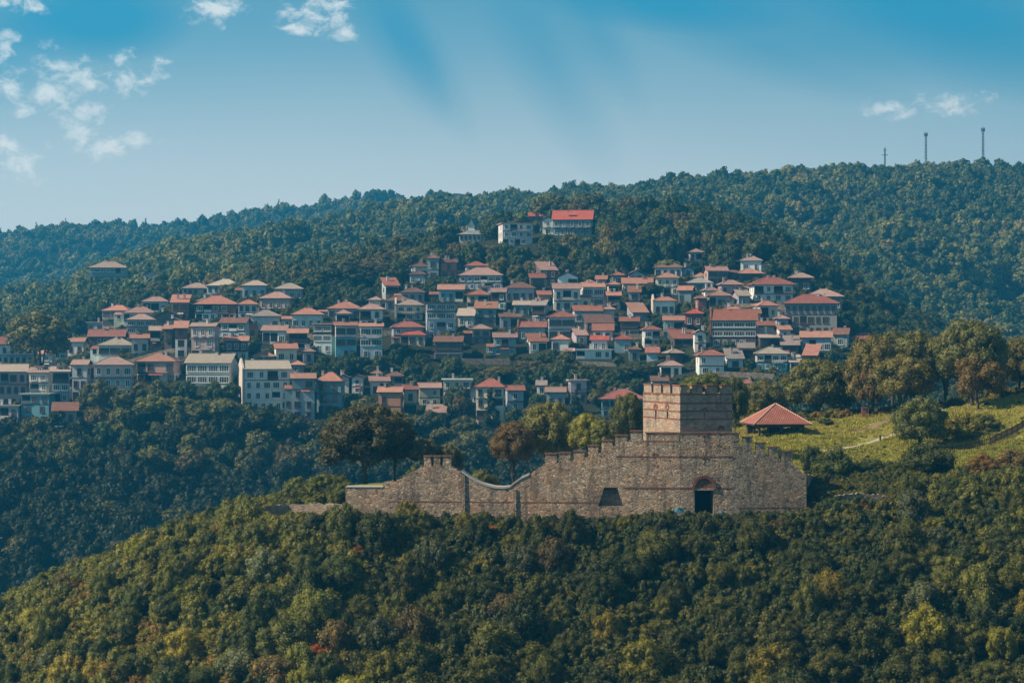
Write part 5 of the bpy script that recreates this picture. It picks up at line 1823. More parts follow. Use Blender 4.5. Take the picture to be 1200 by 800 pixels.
# ---- low walls and rubble
def low_wall(pts, top, bot, label, mat='stone', thick=.8, seed=1):
    rr = random.Random(seed)
    bm = MB()
    P = [Vector((*at_Y(u, Y), 0)) for u, Y in pts]
    N_ = 26
    L = len(P) - 1
    prev = None
    V, Fq = [], []
    for i in range(N_ + 1):
        t = i / N_ * L
        k = min(int(t), L - 1)
        p = P[k] + (P[k + 1] - P[k]) * (t - k)
        z1_ = zpy(p.y, np.interp(i / N_, [0, .5, 1], top)) + rr.uniform(-.10, .10)
        z0_ = zpy(p.y, bot) - 1.5
        V += [(p.x, p.y, z0_), (p.x, p.y, z1_), (p.x, p.y + thick, z1_ + rr.uniform(-.06, .06)), (p.x, p.y + thick, z0_)]
        if i:
            b_ = (i - 1) * 4
            for j in range(4):
                Fq.append((b_ + j, b_ + (j + 1) % 4, b_ + 4 + (j + 1) % 4, b_ + 4 + j))
    Fq += [(0, 3, 2, 1), (N_ * 4, N_ * 4 + 1, N_ * 4 + 2, N_ * 4 + 3)]
    bm.v, bm.f, bm.mi = V, Fq, [0] * len(Fq)
    return tag(bm.build('low_wall', M[mat]), label, 'low wall', kind='thing')


low_wall([(310, 274), (338, 275.5), (405, 273.4)], (592.5, 590.5, 591), 608, 'low sunlit stone wall running from the fortress wall to the wooded edge', 'stone_tower')
low_wall([(236, 270), (262, 271), (276, 271.5)], (619, 615, 617), 624, 'short grey dry-stone ledge among bushes on the slope edge', 'stone_grey')
low_wall([(978, 267.5), (1010, 268.4), (1048, 268.8)], (581, 577, 583), 606, 'broken grey rubble wall under the grassy bank', 'stone_grey')
low_wall([(946, 276), (957, 279), (962, 284)], (557, 558, 560), 600, 'dark end of masonry turning back behind the stepped wall', 'stone_grey')

# earth patches
def patch(name, u0, u1, p0, p1, Yr, mat, label, seed=1):
    pass


# ---- blue sheets by the gate and on the slope
def tarp(px, py, Y, w_, label):
    x, y = at_Y(px, Y)
    z = zpy(y, py)
    rr = random.Random(int(px))
    V, Fq = [], []
    n_ = 8
    for j in range(n_ + 1):
        for i in range(n_ + 1):
            s_, t_ = i / n_ - .5, j / n_ - .5
            V.append((x + s_ * w_ + rr.uniform(-.03, .03), y + t_ * w_ * .7, z + t_ * w_ * .35 + .28 * math.cos(s_ * 5) * math.cos(t_ * 4) + rr.uniform(-.04, .04)))
    for j in range(n_):
        for i in range(n_):
            a = j * (n_ + 1) + i
            Fq.append((a, a + 1, a + n_ + 2, a + n_ + 1))
    mb = MB(); mb.v, mb.f, mb.mi = V, Fq, [0] * len(Fq)
    o_ = tag(mb.build('tarpaulin', M['tarp']), label, 'tarpaulin', 'blue tarpaulins by the wall')
    sm = o_.modifiers.new('thick', 'SOLIDIFY'); sm.thickness = .03


tarp(795, 597.5, 266.6, 1.3, 'crumpled blue tarpaulin at the foot of the wall before the doorway')
tarp(846, 600.5, 268.0, .9, 'small turquoise tarpaulin lying just past the doorway')
tarp(1021, 618, 267.5, 1.0, 'blue tarpaulin in shadow under the broken rubble wall')

# ---------------------------------------------------------------- pavilion
X, Y = at_Y(909, 318)
Zg = gz(X, Y)
pv_ = bpy.data.objects.new('pavilion', None); C.objects.link(pv_)
pv_.location = (X, Y, Zg); pv_.rotation_euler = (0, 0, R(8))
tag(pv_, 'open timber pavilion with red tiled pyramid roof on the grass behind the wall', 'pavilion')
ze, za = zpy(Y, 495.5) - Zg, zpy(Y, 472.5) - Zg
hw = 4.05
mb = MB()
e = [(-hw, -hw, ze), (hw, -hw, ze), (hw, hw, ze), (-hw, hw, ze)]
u_ = [(x, y, z - .16) for x, y, z in e]
ap = (0, 0, za)
for i in range(4):
    j = (i + 1) % 4
    mb.poly([e[i], e[j], ap]); mb.poly([u_[i], u_[j], e[j], e[i]], 1)
mb.poly(u_[::-1], 1)
ro = mb.build('roof', [M['tile'], M['wood']], pv_); ro.color = (*ROOF['red'], 1)
mb = MB()
for p in e:
    mb.tube(p, ap, .10, .10, 6)
o_ = mb.build('ridge_tiles', M['tile'], ro); o_.color = (.55, .33, .25, 1)
for sx_ in (-1, 0, 1):
    for sy_ in (-1, 0, 1):
        if sx_ == 0 and sy_ == 0:
            continue
        mb = MB()
        px_, py_ = sx_ * (hw - 1.0), sy_ * (hw - 1.0)
        mb.box(px_ - .13, px_ + .13, py_ - .13, py_ + .13, -1.0, ze - .14)
        mb.build('post', M['wood'], pv_)
mb = MB()
for s_ in (-1, 1):
    mb.box(-hw + .8, hw - .8, s_ * (hw - 1.0) - .10, s_ * (hw - 1.0) + .10, ze - .45, ze - .17)
    mb.box(s_ * (hw - 1.0) - .10, s_ * (hw - 1.0) + .10, -hw + 1.2, hw - 1.2, ze - .44, ze - .18)
mb.build('beam', M['wood'], pv_)
mb = MB()
mb.box(-1.1, .9, -.6, .6, -.6, ze - .5); mb.build('stall_counter', M['wood'], pv_)
mb = MB()
mb.box(-hw + .7, -hw + 1.8, hw - 1.6, hw - .9, -.6, 1.0); mb.build('bench', M['wood'], pv_)

# ---------------------------------------------------------------- fence, pillar, hut, path on the grassy hill
fence = bpy.data.objects.new('fence', None); C.objects.link(fence)
tag(fence, 'dark picket fence bending uphill across the grassy hillside', 'fence')
fp = [(1098, 296), (1130, 297), (1160, 299), (1180, 303), (1204, 309), (1240, 318)]
P = [Vector((*at_Y(u, y), 0)) for u, y in fp]
for a, b in zip(P[:-1], P[1:]):
    L = (b - a).length
    n_ = max(2, int(L / 1.6))
    for i in range(n_):
        p, q_ = a + (b - a) * (i / n_), a + (b - a) * ((i + 1) / n_)
        zp, zq = gz(p.x, p.y), gz(q_.x, q_.y)
        mb = MB(); mb.box(p.x - .06, p.x + .06, p.y - .06, p.y + .06, zp - .3, zp + 1.15); mb.build('post', M['wood'], fence)
        mb = MB()
        for h_ in (.35, .9):
            mb.solid([(p.x, p.y - .03, zp + h_), (q_.x, q_.y - .03, zq + h_), (q_.x, q_.y + .01, zq + h_), (p.x, p.y + .01, zp + h_)], [(p.x, p.y - .03, zp + h_ + .07), (q_.x, q_.y - .03, zq + h_ + .07), (q_.x, q_.y + .01, zq + h_ + .07), (p.x, p.y + .01, zp + h_ + .07)])
        for k in range(1, 7):
            r_ = p + (q_ - p) * (k / 7)
            zz = zp + (zq - zp) * k / 7
            mb.box(r_.x - .04, r_.x + .04, r_.y - .07, r_.y - .04, zz + .05, zz + 1.05)
        mb.build('picket_panel', M['wood'], fence)

X, Y = at_Y(1012.5, 333); Zg = gz(X, Y)
mb = MB(); mb.box(X - .32, X + .32, Y - .32, Y + .32, Zg - .4, Zg + 1.3); mb.box(X - .4, X + .4, Y - .4, Y + .4, Zg + 1.301, Zg + 1.42)
tag(mb.build('brick_pillar', M['brick']), 'short red brick pillar standing on the grass crest by a tree trunk', 'pillar')
X, Y = at_Y(986, 341); Zg = gz(X, Y)
root = bpy.data.objects.new('shed', None); C.objects.link(root); root.location = (X, Y, Zg); tag(root, 'low dark roofed shed just over the grass crest behind the pavilion', 'shed')
mb = MB(); mb.box(-1.3, 1.3, 0, 2.4, -1, 1.1); o_ = mb.build('wall', M['plaster'], root); o_.color = (.2, .17, .15, 1)
mb = MB(); slab_roof(mb, 'front', 2.6, 2.4, 1.15, .35, .35); o_ = mb.build('roof', [M['tile'], M['wood']], root); o_.color = (.10, .08, .07, 1)
for px, Yp, h_, lab in ((1031.5, 309, .8, 'short stump post beside the path on the grass'), (956.5, 300, .6, 'small stone post at the lower edge of the grass'), (1191, 336, 1.1, 'lone dark post on the skyline of the grass hill')):
    X, Y = at_Y(px, Yp); Zg = gz(X, Y)
    mb = MB(); mb.tube((X, Y, Zg - .3), (X, Y, Zg + h_), .16, .12, 7); mb.box(X - .16, X + .16, Y - .16, Y + .16, Zg + h_, Zg + h_ + .08)
    tag(mb.build('short_post', M['wood']), lab, 'post', 'posts on the grass hill')


def drape(name, pts, wd, mat, lift=.05, kind='structure'):
    P = [Vector((*at_Y(u, y), 0)) for u, y in pts]
    V, Fq = [], []
    rr = random.Random(7)
    n_ = 0
    for a, b in zip(P[:-1], P[1:]):
        m_n = max(2, int((b - a).length / .8))
        for i in range(m_n):
            p = a + (b - a) * i / m_n
            d = (b - a).normalized()
            nn_ = Vector((-d.y, d.x, 0))
            for s_ in (-1, -.33, .33, 1):
                q_ = p + nn_ * (wd / 2 * s_ + (rr.uniform(-.25, .25) if abs(s_) == 1 else 0))
                V.append((q_.x, q_.y, gz(q_.x, q_.y) + lift))
            if n_:
                for j in range(3):
                    Fq.append(((n_ - 1) * 4 + j, (n_ - 1) * 4 + j + 1, n_ * 4 + j + 1, n_ * 4 + j))
            n_ += 1
    mb = MB(); mb.v, mb.f, mb.mi = V, Fq, [0] * len(Fq)
    o_ = mb.build(name, M[mat])
    tag(o_, kind=kind)
    return o_


M['gravel'] = simple('pale_gravel', (.40, .36, .29), 0.95, .35, 2.5)
PATHS = [[(940, 300.5), (975, 302), (1000, 305), (1020, 309), (1045, 312), (1062, 318), (1085, 324), (1110, 331), (1130, 336)], [(1005, 316), (1022, 321), (1042, 325), (1056, 331)]]
drape('path', [(940, 300.5), (975, 302), (1000, 305), (1020, 309), (1045, 312), (1062, 318), (1085, 324), (1110, 331), (1130, 336)], .9, 'gravel')
drape('dirt_path', [(1005, 316), (1022, 321), (1042, 325), (1056, 331)], 1.5, 'earth')

# ---------------------------------------------------------------- trees
CROWNS = [make_crown(200 + i, 38, 330, .046, rz=.95, rl=(.20, .34)) for i in range(4)]
CROWNS_LOOSE = [make_crown(210 + i, 26, 280, .055, rz=1.0, rl=(.18, .32), inner=.4, shoots=.25) for i in range(3)]
CROWNS_FAR = [make_crown(220 + i, 20, 100, .12, rz=.95, rl=(.26, .42)) for i in range(4)]
TRUNKS = [make_trunk(230 + i, 1.0, .10, .8, 1.25) for i in range(3)]
CYP = [make_cypress(240 + i) for i in range(2)]

OLIVE, DARK, YG, BROWN, ORANGE, GREYG, LIME = (.060, .070, .020), (.034, .045, .016), (.115, .120, .026), (.090, .068, .024), (.17, .085, .022), (.075, .080, .045), (.13, .145, .03)


def tree(px, Y, wpx, top, bot, col_, label, loose=False, far=False, cyp=False, group=None, name='tree', x=None, z=None, rnd=None, cat='tree'):
    rr = rnd or random.Random(int(px * 3 + Y))
    X = (px - 600) / F * Y if x is None else x
    Zg = gz(X, Y) if z is None else z
    root = bpy.data.objects.new(name, None)
    C.objects.link(root)
    root.location = (X, Y, Zg)
    root.rotation_euler = (0, 0, rr.uniform(0, 6.28))
    zt, zb = zpy(Y, top), max(zpy(Y, bot), Zg - .2)
    rx = wpx / 2 / F * Y
    if cyp:
        me = rr.choice(CYP)
        hh = zt - Zg
        o_ = link('crown', me, root, (0, 0, 0), scale=(rx * 1.1, rx * 1.1, hh / 4.1))
        o_.color = (*col_, 1)
    else:
        me = rr.choice(CROWNS_FAR if far else (CROWNS_LOOSE if loose else CROWNS))
        cz = (zt + zb) / 2 - Zg
        rz_ = (zt - zb) / 2
        o_ = link('crown', me, root, (0, 0, cz), scale=(rx * 1.02, rx * 1.02, rz_))
        k = rr.uniform(.92, 1.08)
        o_.color = (col_[0] * k, col_[1] * k, col_[2] * k, 1)
        th = max(cz / 1.25, .6)
        link('trunk', rr.choice(TRUNKS), root, (0, 0, 0), scale=(max(rx * .8, .8), max(rx * .8, .8), th))
    tag(root, label, cat, group)
    return root


# -- by the fortress
for a in [
 (429, 287, 104, 472, 562, (.050, .045, .022), 'big dark brownish tree with round crown behind the low end of the fortress wall'),
 (463, 291, 46, 482, 550, (.075, .075, .030), 'lighter tree pressed against the big dark brownish tree'),
 (497, 286, 34, 513, 548, (.095, .078, .040), 'small greyish brown tree just over the first merlons'),
 (524, 292, 40, 520, 562, (.080, .080, .045), 'grey-green shrubby tree between two merlon groups'),
 (601, 296, 54, 492, 550, (.10, .066, .026), 'rusty brown tree above the sag of the wall'),
 (643, 300, 72, 468, 552, (.115, .108, .032), 'large golden-green tree beside the rusty brown one'),
 (688, 294, 44, 482, 535, (.14, .135, .028), 'bright yellow-green tree above the stepped merlons'),
 (708, 292, 34, 492, 528, (.10, .105, .030), 'smaller leafy tree beside the bright yellow-green tree'),
 (735, 288, 42, 460, 522, (.065, .070, .026), 'upright dark green tree against the sunlit tower face'),
 (745, 293, 26, 480, 520, (.10, .085, .030), 'thin brownish tree touching the sunlit tower face'),
 (826, 290, 58, 437, 472, (.085, .095, .032), 'domed green tree rising behind the tower battlements'),
 (862, 296, 30, 441, 500, (.070, .078, .030), 'narrow tree just past the shaded tower corner'),
 (893, 330, 58, 445, 492, (.085, .082, .034), 'broad pale olive tree behind the pavilion roof'),
 (880, 326, 26, 470, 505, (.13, .115, .022), 'small yellow bushy tree under the broad pale olive tree'),
 (960, 344, 80, 418, 491, (.095, .092, .032), 'large round olive tree on the crest between pavilion and pillar'),
 (1022, 338, 62, 392, 478, (.105, .085, .026), 'brown-tinted tree with leaning trunk above the brick pillar'),
 (1018, 336, 34, 425, 482, (.12, .08, .028), 'slender rust-brown tree beside the brick pillar'),
 (1058, 334, 74, 415, 476, (.110, .095, .03), 'wide olive-brown tree in the middle of the park row'),
 (1078, 345, 70, 388, 455, (.095, .092, .03), 'green tree rising behind the wide olive-brown tree'),
 (1045, 350, 60, 388, 440, (.065, .068, .026), 'dark tree crest at the back of the park row'),
 (1108, 352, 50, 392, 462, (.080, .070, .026), 'brownish tree filling the gap next to the tallest park tree'),
 (1138, 330, 80, 372, 462, (.085, .085, .032), 'tallest park tree with high crown and dark trunks'),
 (1146, 324, 62, 418, 474, (.12, .082, .028), 'orange-brown tree with bare leaning trunk under the tallest park tree'),
 (1194, 338, 52, 393, 462, (.090, .080, .024), 'yellowish tree at the end of the park row'),
 (1240, 340, 60, 380, 455, (.080, .070, .026), 'olive tree beyond the end of the park row'),
 (1078, 301, 64, 465, 540, (.085, .092, .028), 'lone round green tree standing before the park row'),
]:
    tree(*a, loose=a[0] in (1018, 1146, 745, 497), group='trees around the fortress')

# -- shrubs of the fortress hill with a character of their own
BUSHES = [make_bush(300 + i, 28, 300, .050, rz=.80 + .12 * (i % 3), zc=.66, rl=(.15, .40), shoots=.26, core=.72) for i in range(7)]
BUSHES += [make_bush(320 + i, 16, 230, .062, rz=.85, zc=.66, rl=(.24, .40), shoots=.34, core=.66) for i in range(3)]
_f = BUSHES


def bush(X, Y, r_, hz_, col_, label, group=None, name='bush', rr=random, sink=.1, loose=False):
    o_ = bpy.data.objects.new(name, rr.choice(_f[7:] if loose else _f[:8]))
    C.objects.link(o_)
    z = gz(X, Y)
    o_.location = (X, Y, z - r_ * sink)
    o_.scale = (r_, r_ * rr.uniform(.85, 1.15), r_ * hz_)
    o_.rotation_euler = (0, 0, rr.uniform(0, 6.28))
    o_.color = (*col_, 1)
    tag(o_, label, 'bush', group)
    return o_


for (px, Y, wpx, hpx, col_, label) in [
 (552, 277.5, 28, 22, (.05, .035, .022), 'dark reddish bush at the top of the wall sag'),
 (575, 279, 30, 17, (.11, .12, .03), 'bright green bush in the wall sag, beside the dark reddish one'),
 (597, 279, 34, 14, (.10, .105, .03), 'low light green bush above the lowest dip of the wall'),
 (566, 284, 36, 30, (.095, .10, .032), 'taller yellow-green bush behind the wall sag'),
 (620, 281, 26, 22, (.07, .075, .028), 'olive bush where the wall begins to climb'),
 (484, 280, 26, 26, (.10, .11, .03), 'lime green bush on the shoulder of the first merlons'),
 (406, 279, 30, 20, (.09, .10, .03), 'green bush just past the low end of the fortress wall'),
 (378, 282, 44, 24, (.085, .095, .028), 'wide green bush over the low sunlit wall'),
 (350, 282, 36, 26, (.10, .11, .03), 'rounded light bush over the far end of the low sunlit wall'),
 (372, 262, 40, 30, (.04, .045, .018), 'dark bush under the low sunlit wall'),
 (478, 265, 30, 28, (.12, .10, .02), 'bush with yellow top at the foot of the wall under the first merlons'),
 (421, 259, 22, 14, (.30, .085, .012), 'small vivid orange bush on the slope under the low wall end'),
 (577, 263, 17, 14, (.26, .09, .02), 'small orange-brown bush at the wall foot below the sag'),
 (593, 261.5, 15, 11, (.28, .09, .018), 'second small orange bush at the wall foot, beside the brown one'),
 (612, 262.5, 18, 12, (.20, .08, .02), 'rusty bush at the wall foot, end of the orange cluster'),
 (378, 243, 46, 22, (.24, .065, .014), 'rust-red bush low on the slope beneath the low sunlit wall'),
 (396, 244.5, 44, 22, (.16, .11, .02), 'yellow-orange bush just above the rust-red one'),
 (668, 241, 30, 16, (.22, .12, .02), 'orange-yellow bush low on the slope under the trapezoid niche'),
 (770, 262.8, 46, 26, (.050, .052, .026), 'tall spiky dark bush at the wall foot between niche and doorway'),
 (838, 262.5, 36, 14, (.12, .10, .018), 'yellowish bush directly below the doorway'),
 (1093, 283, 26, 18, (.30, .14, .012), 'orange-topped bush at the corner of the grassy bank'),
 (1086, 281, 66, 42, (.050, .058, .018), 'large dark bush under the orange-topped one'),
 (1018, 283, 44, 20, (.045, .062, .018), 'dark round bush at the lower edge of the grass'),
 (1045, 284, 34, 14, (.06, .075, .02), 'green bush by the dark round one at the grass edge'),
 (975, 281, 46, 36, (.065, .08, .022), 'green bush behind the stepped wall end'),
 (952, 283, 26, 30, (.045, .055, .02), 'dark bush tucked against the stepped wall end'),
 (1122, 306, 54, 32, (.13, .115, .022), 'yellowish mound of shrub beside the lone round tree'),
 (1152, 310, 40, 20, (.10, .105, .03), 'light green shrub next to the yellowish mound'),
 (967, 325, 18, 8, (.075, .085, .025), 'little dark shrub on the grass near the pavilion'),
 (1008, 266, 26, 12, (.20, .09, .02), 'orange-brown bush under the broken rubble wall'),
 (1010, 243, 30, 14, (.10, .09, .02), 'yellow-tipped bush far down the slope under the rubble wall'),
 (1150, 279, 40, 24, (.14, .085, .022), 'bush with yellow and rusty leaves along the lower bank'),
 (1190, 281, 46, 26, (.12, .085, .03), 'reddish yellow shrub at the end of the lower bank'),
 (93, 283, 34, 28, (.075, .075, .045), 'grey feathery shrub standing up on the slope edge'),
 (142, 279, 32, 24, (.07, .075, .04), 'grey-green feathery shrub farther up the slope edge'),
 (205, 277, 30, 24, (.07, .085, .03), 'round shrub on the slope edge under the dark valley'),
]:
    r_ = wpx / 2 / F * Y
    bush((px - 600) / F * Y, Y, r_, max(.5, hpx / wpx * 1.35), col_, label, 'shrubs with a colour of their own', 'shrub', random.Random(int(px)), loose=px in (93, 142, 770, 205))

# -- the wooded slope below the wall: each crown an object
rr = random.Random(21)
placed = []


def zone(px, Y):
    if px < 150:
        return 'at the low end of the slope over the dark valley'
    if px < 330:
        return 'on the slope edge below the grey ledge'
    if px < 470:
        return 'on the slope beneath the low sunlit wall'
    if px < 640:
        return 'on the slope below the sagging wall'
    if px < 760:
        return 'on the slope under the trapezoid niche'
    if px < 880:
        return 'on the slope beneath the doorway'
    if px < 1040:
        return 'on the slope below the stepped wall end'
    return 'on the slope under the grassy bank'


TONES = [('dark green', (.032, .040, .012), 24), ('deep olive', (.050, .054, .015), 26), ('olive green', (.072, .075, .018), 24), ('yellow-green', (.105, .100, .016), 12),
         ('golden olive', (.125, .105, .018), 4), ('grey-green', (.060, .066, .036), 7), ('brownish', (.075, .056, .024), 2)]


def limit_top(px, Y):
    """highest picture row a crown may reach so that the wall foot stays in view"""
    if 395 < px < 955:
        return 597 + 2.5 * math.sin(px * .09) + 3 * math.sin(px * .031)
    if 300 < px <= 395:
        return 602
    if 955 <= px < 1060:
        return 584
    if px >= 1060:
        return 556
    return 0


tries = 0
count = 0
while tries < 12000 and count < 292:
    tries += 1
    px = rr.uniform(-40, 1240)
    if px < 330 or px > 1000:
        Y = 233 + 44 * rr.random() ** .8
    else:
        Y = 233 + 34 * rr.random() ** .85
    if px < 330:
        Y = min(Y, 281)
    X = (px - 600) / F * Y
    k = 1 - max(0, min(1, (Y - 236) / 36))
    r_ = (1.05 + 1.15 * k) * rr.uniform(.7, 1.5)
    if px < 300:
        r_ *= .85
    z = gz(X, Y)
    hz_ = rr.uniform(.80, 1.45)
    upx, bpy_ = px_of(X, Y, z)
    top = px_of(X, Y, z + 1.35 * r_ * hz_)[1]
    if top > 812:
        continue
    if top < limit_top(px, Y):
        continue
    if 965 < px < 1060 and Y > 262 and rr.random() < .7:
        continue
    if any((X - a) ** 2 + ((Y - b) * 1.1) ** 2 < ((r_ + c_) * .64) ** 2 for a, b, c_ in placed):
        continue
    placed.append((X, Y, r_))
    # sunlight is painted into the leaf colour at both ends of the slope
    t = rr.random() * 101
    acc = 0
    for nm, col_, w_ in TONES:
        acc += w_
        if t <= acc:
            break
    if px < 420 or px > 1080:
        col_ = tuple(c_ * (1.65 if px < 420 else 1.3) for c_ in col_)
    big = r_ > 2.1
    kk = rr.uniform(.85, 1.15)
    col_ = tuple(c_ * kk for c_ in col_)
    lab = '%s %s %s' % (nm, 'bushy tree' if big else 'bush', zone(px, Y))
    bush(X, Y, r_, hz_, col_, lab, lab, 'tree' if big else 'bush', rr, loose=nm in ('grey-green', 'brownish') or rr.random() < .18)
    count += 1
print('slope bushes', count, tries)

# -- undergrowth filling the gaps
n_ = 12500
px = rs.uniform(-330, 1530, n_)
Yq = np.where((px < 330) | (px > 1000), rs.uniform(222, 284, n_), rs.uniform(228, 269, n_))
Xq = (px - 600) / F * Yq
r_ = .45 + 1.0 * rs.rand(n_) ** 1.3
r_ = np.where((px < -40) | (px > 1250), r_ * rs.uniform(1, 2.1, n_), r_)
r_ = np.where((Yq > 263) & (px > 395) & (px < 955), r_ * .5, r_)
zq = ground_z(Xq, Yq)
topq = 400 - (zq + 1.15 * r_) / Yq * F
lim = np.array([limit_top(a, b) for a, b in zip(px, Yq)])
ok = topq > lim
wy = np.interp(px, [395, 797, 945], [271.5, 266.5, 273])
ok &= ~((px > 395) & (px < 955) & (Yq > wy - .6))
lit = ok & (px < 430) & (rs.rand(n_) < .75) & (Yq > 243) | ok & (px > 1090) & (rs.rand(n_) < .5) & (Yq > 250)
tag(scatter('sunny_undergrowth', np.stack([Xq, Yq, zq - r_ * .15], 1)[lit], r_[lit] * 1.1, rs.uniform(0, 6.28, lit.sum()), rs.randint(0, 4, lit.sum()), LIT, zs=(r_ * rs.uniform(.8, 1.5, n_))[lit]), 'yellow-green undergrowth with painted-in sunlight on the open edge of the slope')
ok &= ~lit
tag(scatter('undergrowth', np.stack([Xq, Yq, zq - r_ * .15], 1)[ok], r_[ok], rs.uniform(0, 6.28, ok.sum()), rs.randint(0, 4, ok.sum()), LOW, zs=(r_ * rs.uniform(.8, 1.4, n_))[ok]), 'low mixed undergrowth between the bushes of the slope')

# hedge band and scrub on the plateau behind the low walls, left of the fortress
n_ = 700
px = rs.uniform(120, 400, n_)
Yq = rs.uniform(276, 292, n_)
Xq = (px - 600) / F * Yq
r_ = rs.uniform(.5, 1.3, n_)
zq = ground_z(Xq, Yq)
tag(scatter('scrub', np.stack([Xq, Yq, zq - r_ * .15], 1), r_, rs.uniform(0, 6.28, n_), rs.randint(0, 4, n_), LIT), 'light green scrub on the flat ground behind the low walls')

# scrub under and behind the park trees, on the bank below the grass
n_ = 1350
px = rs.uniform(860, 1520, n_)
band = rs.rand(n_)
Yq = np.where(band < .40, rs.uniform(336, 350, n_), np.where(band < .88, rs.uniform(270, 280.5, n_), rs.uniform(288, 335, n_)))
Xq = (px - 600) / F * Yq
r_ = np.where(band < .40, rs.uniform(.4, 1.3, n_), np.where(band < .88, rs.uniform(.4, 1.2, n_), rs.uniform(.15, .4, n_)))
ok = ~((px < 958) & (Yq < 282)) & ~((band >= .4) & (band < .88) & (Yq > 281) & (px > 1100) & (rs.rand(n_) < .6)) & ~((px > 870) & (px < 950) & (Yq > 300) & (Yq < 330))
zq = ground_z(Xq, Yq)
tag(scatter('bank_scrub', np.stack([Xq, Yq, zq - r_ * .15], 1)[ok], r_[ok], rs.uniform(0, 6.28, ok.sum()), rs.randint(0, 4, ok.sum()), LOW), 'green and rusty scrub along the banks of the grass hill')

n_ = 420
px = rs.uniform(944, 1075, n_)
Yq = rs.uniform(262, 283, n_)
Xq = (px - 600) / F * Yq
r_ = rs.uniform(.35, .95, n_) * np.where((Yq < 268.5) & (px > 975) & (px < 1050), .5, 1)
ok = ~((px < 958) & (Yq < 275))
zq = ground_z(Xq, Yq)
tag(scatter('low_scrub', np.stack([Xq, Yq, zq - r_ * .15], 1)[ok], r_[ok], rs.uniform(0, 6.28, ok.sum()), rs.randint(0, 4, ok.sum()), LOW), 'scrub overgrowing the ground round the broken rubble wall')

# grass tufts
def grass_tuft(seed):
    r2 = np.random.RandomState(seed)
    V, Fq = [], []
    for i in range(26):
        a, d_ = r2.uniform(0, 6.28), r2.rand() ** .5
        x, y = math.cos(a) * d_, math.sin(a) * d_
        h_ = r2.uniform(.5, 1.1)
        b = r2.uniform(0, 6.28)
        dx, dy = math.cos(b) * .12, math.sin(b) * .12
        lx, ly = r2.uniform(-.4, .4), r2.uniform(-.4, .4)
        n0 = len(V)
        V += [(x - dx, y - dy, -.1), (x + dx, y + dy, -.1), (x + lx + dx * .4, y + ly + dy * .4, h_), (x + lx - dx * .4, y + ly - dy * .4, h_)]
        Fq.append((n0, n0 + 1, n0 + 2, n0 + 3))
    return mesh_np('grass_tuft', V, [np.array(Fq)], M['grass'])


GRASS = unlinked_collection('grass_tuft', [grass_tuft(400 + i) for i in range(4)])
n_ = 31000
px = rs.uniform(830, 1520, n_)
Yq = rs.uniform(279, 350, n_)
Xq = (px - 600) / F * Yq
den = undul(Xq, Yq, 7, 2) + rs.normal(size=n_) * .5
r_ = rs.uniform(.22, .45, n_) * np.clip(.8 + den * .4, .5, 1.5)
ok = (den > -.7) & ~((px < 945) & (Yq < 284))
for pl, wd_ in zip(PATHS, (.6, .5)):
    for (u0, y0_), (u1, y1_) in zip(pl[:-1], pl[1:]):
        a, b = np.array(at_Y(u0, y0_)), np.array(at_Y(u1, y1_))
        ab = b - a
        t = np.clip(((Xq - a[0]) * ab[0] + (Yq - a[1]) * ab[1]) / (ab @ ab), 0, 1)
        ok &= np.hypot(Xq - a[0] - t * ab[0], Yq - a[1] - t * ab[1]) > wd_
zq = ground_z(Xq, Yq)
tag(scatter('grass', np.stack([Xq, Yq, zq], 1)[ok], r_[ok], rs.uniform(0, 6.28, ok.sum()), rs.randint(0, 4, ok.sum()), GRASS, zs=(r_ * rs.uniform(.5, 1.0, n_))[ok]), 'uneven sunlit grass of the hillside')

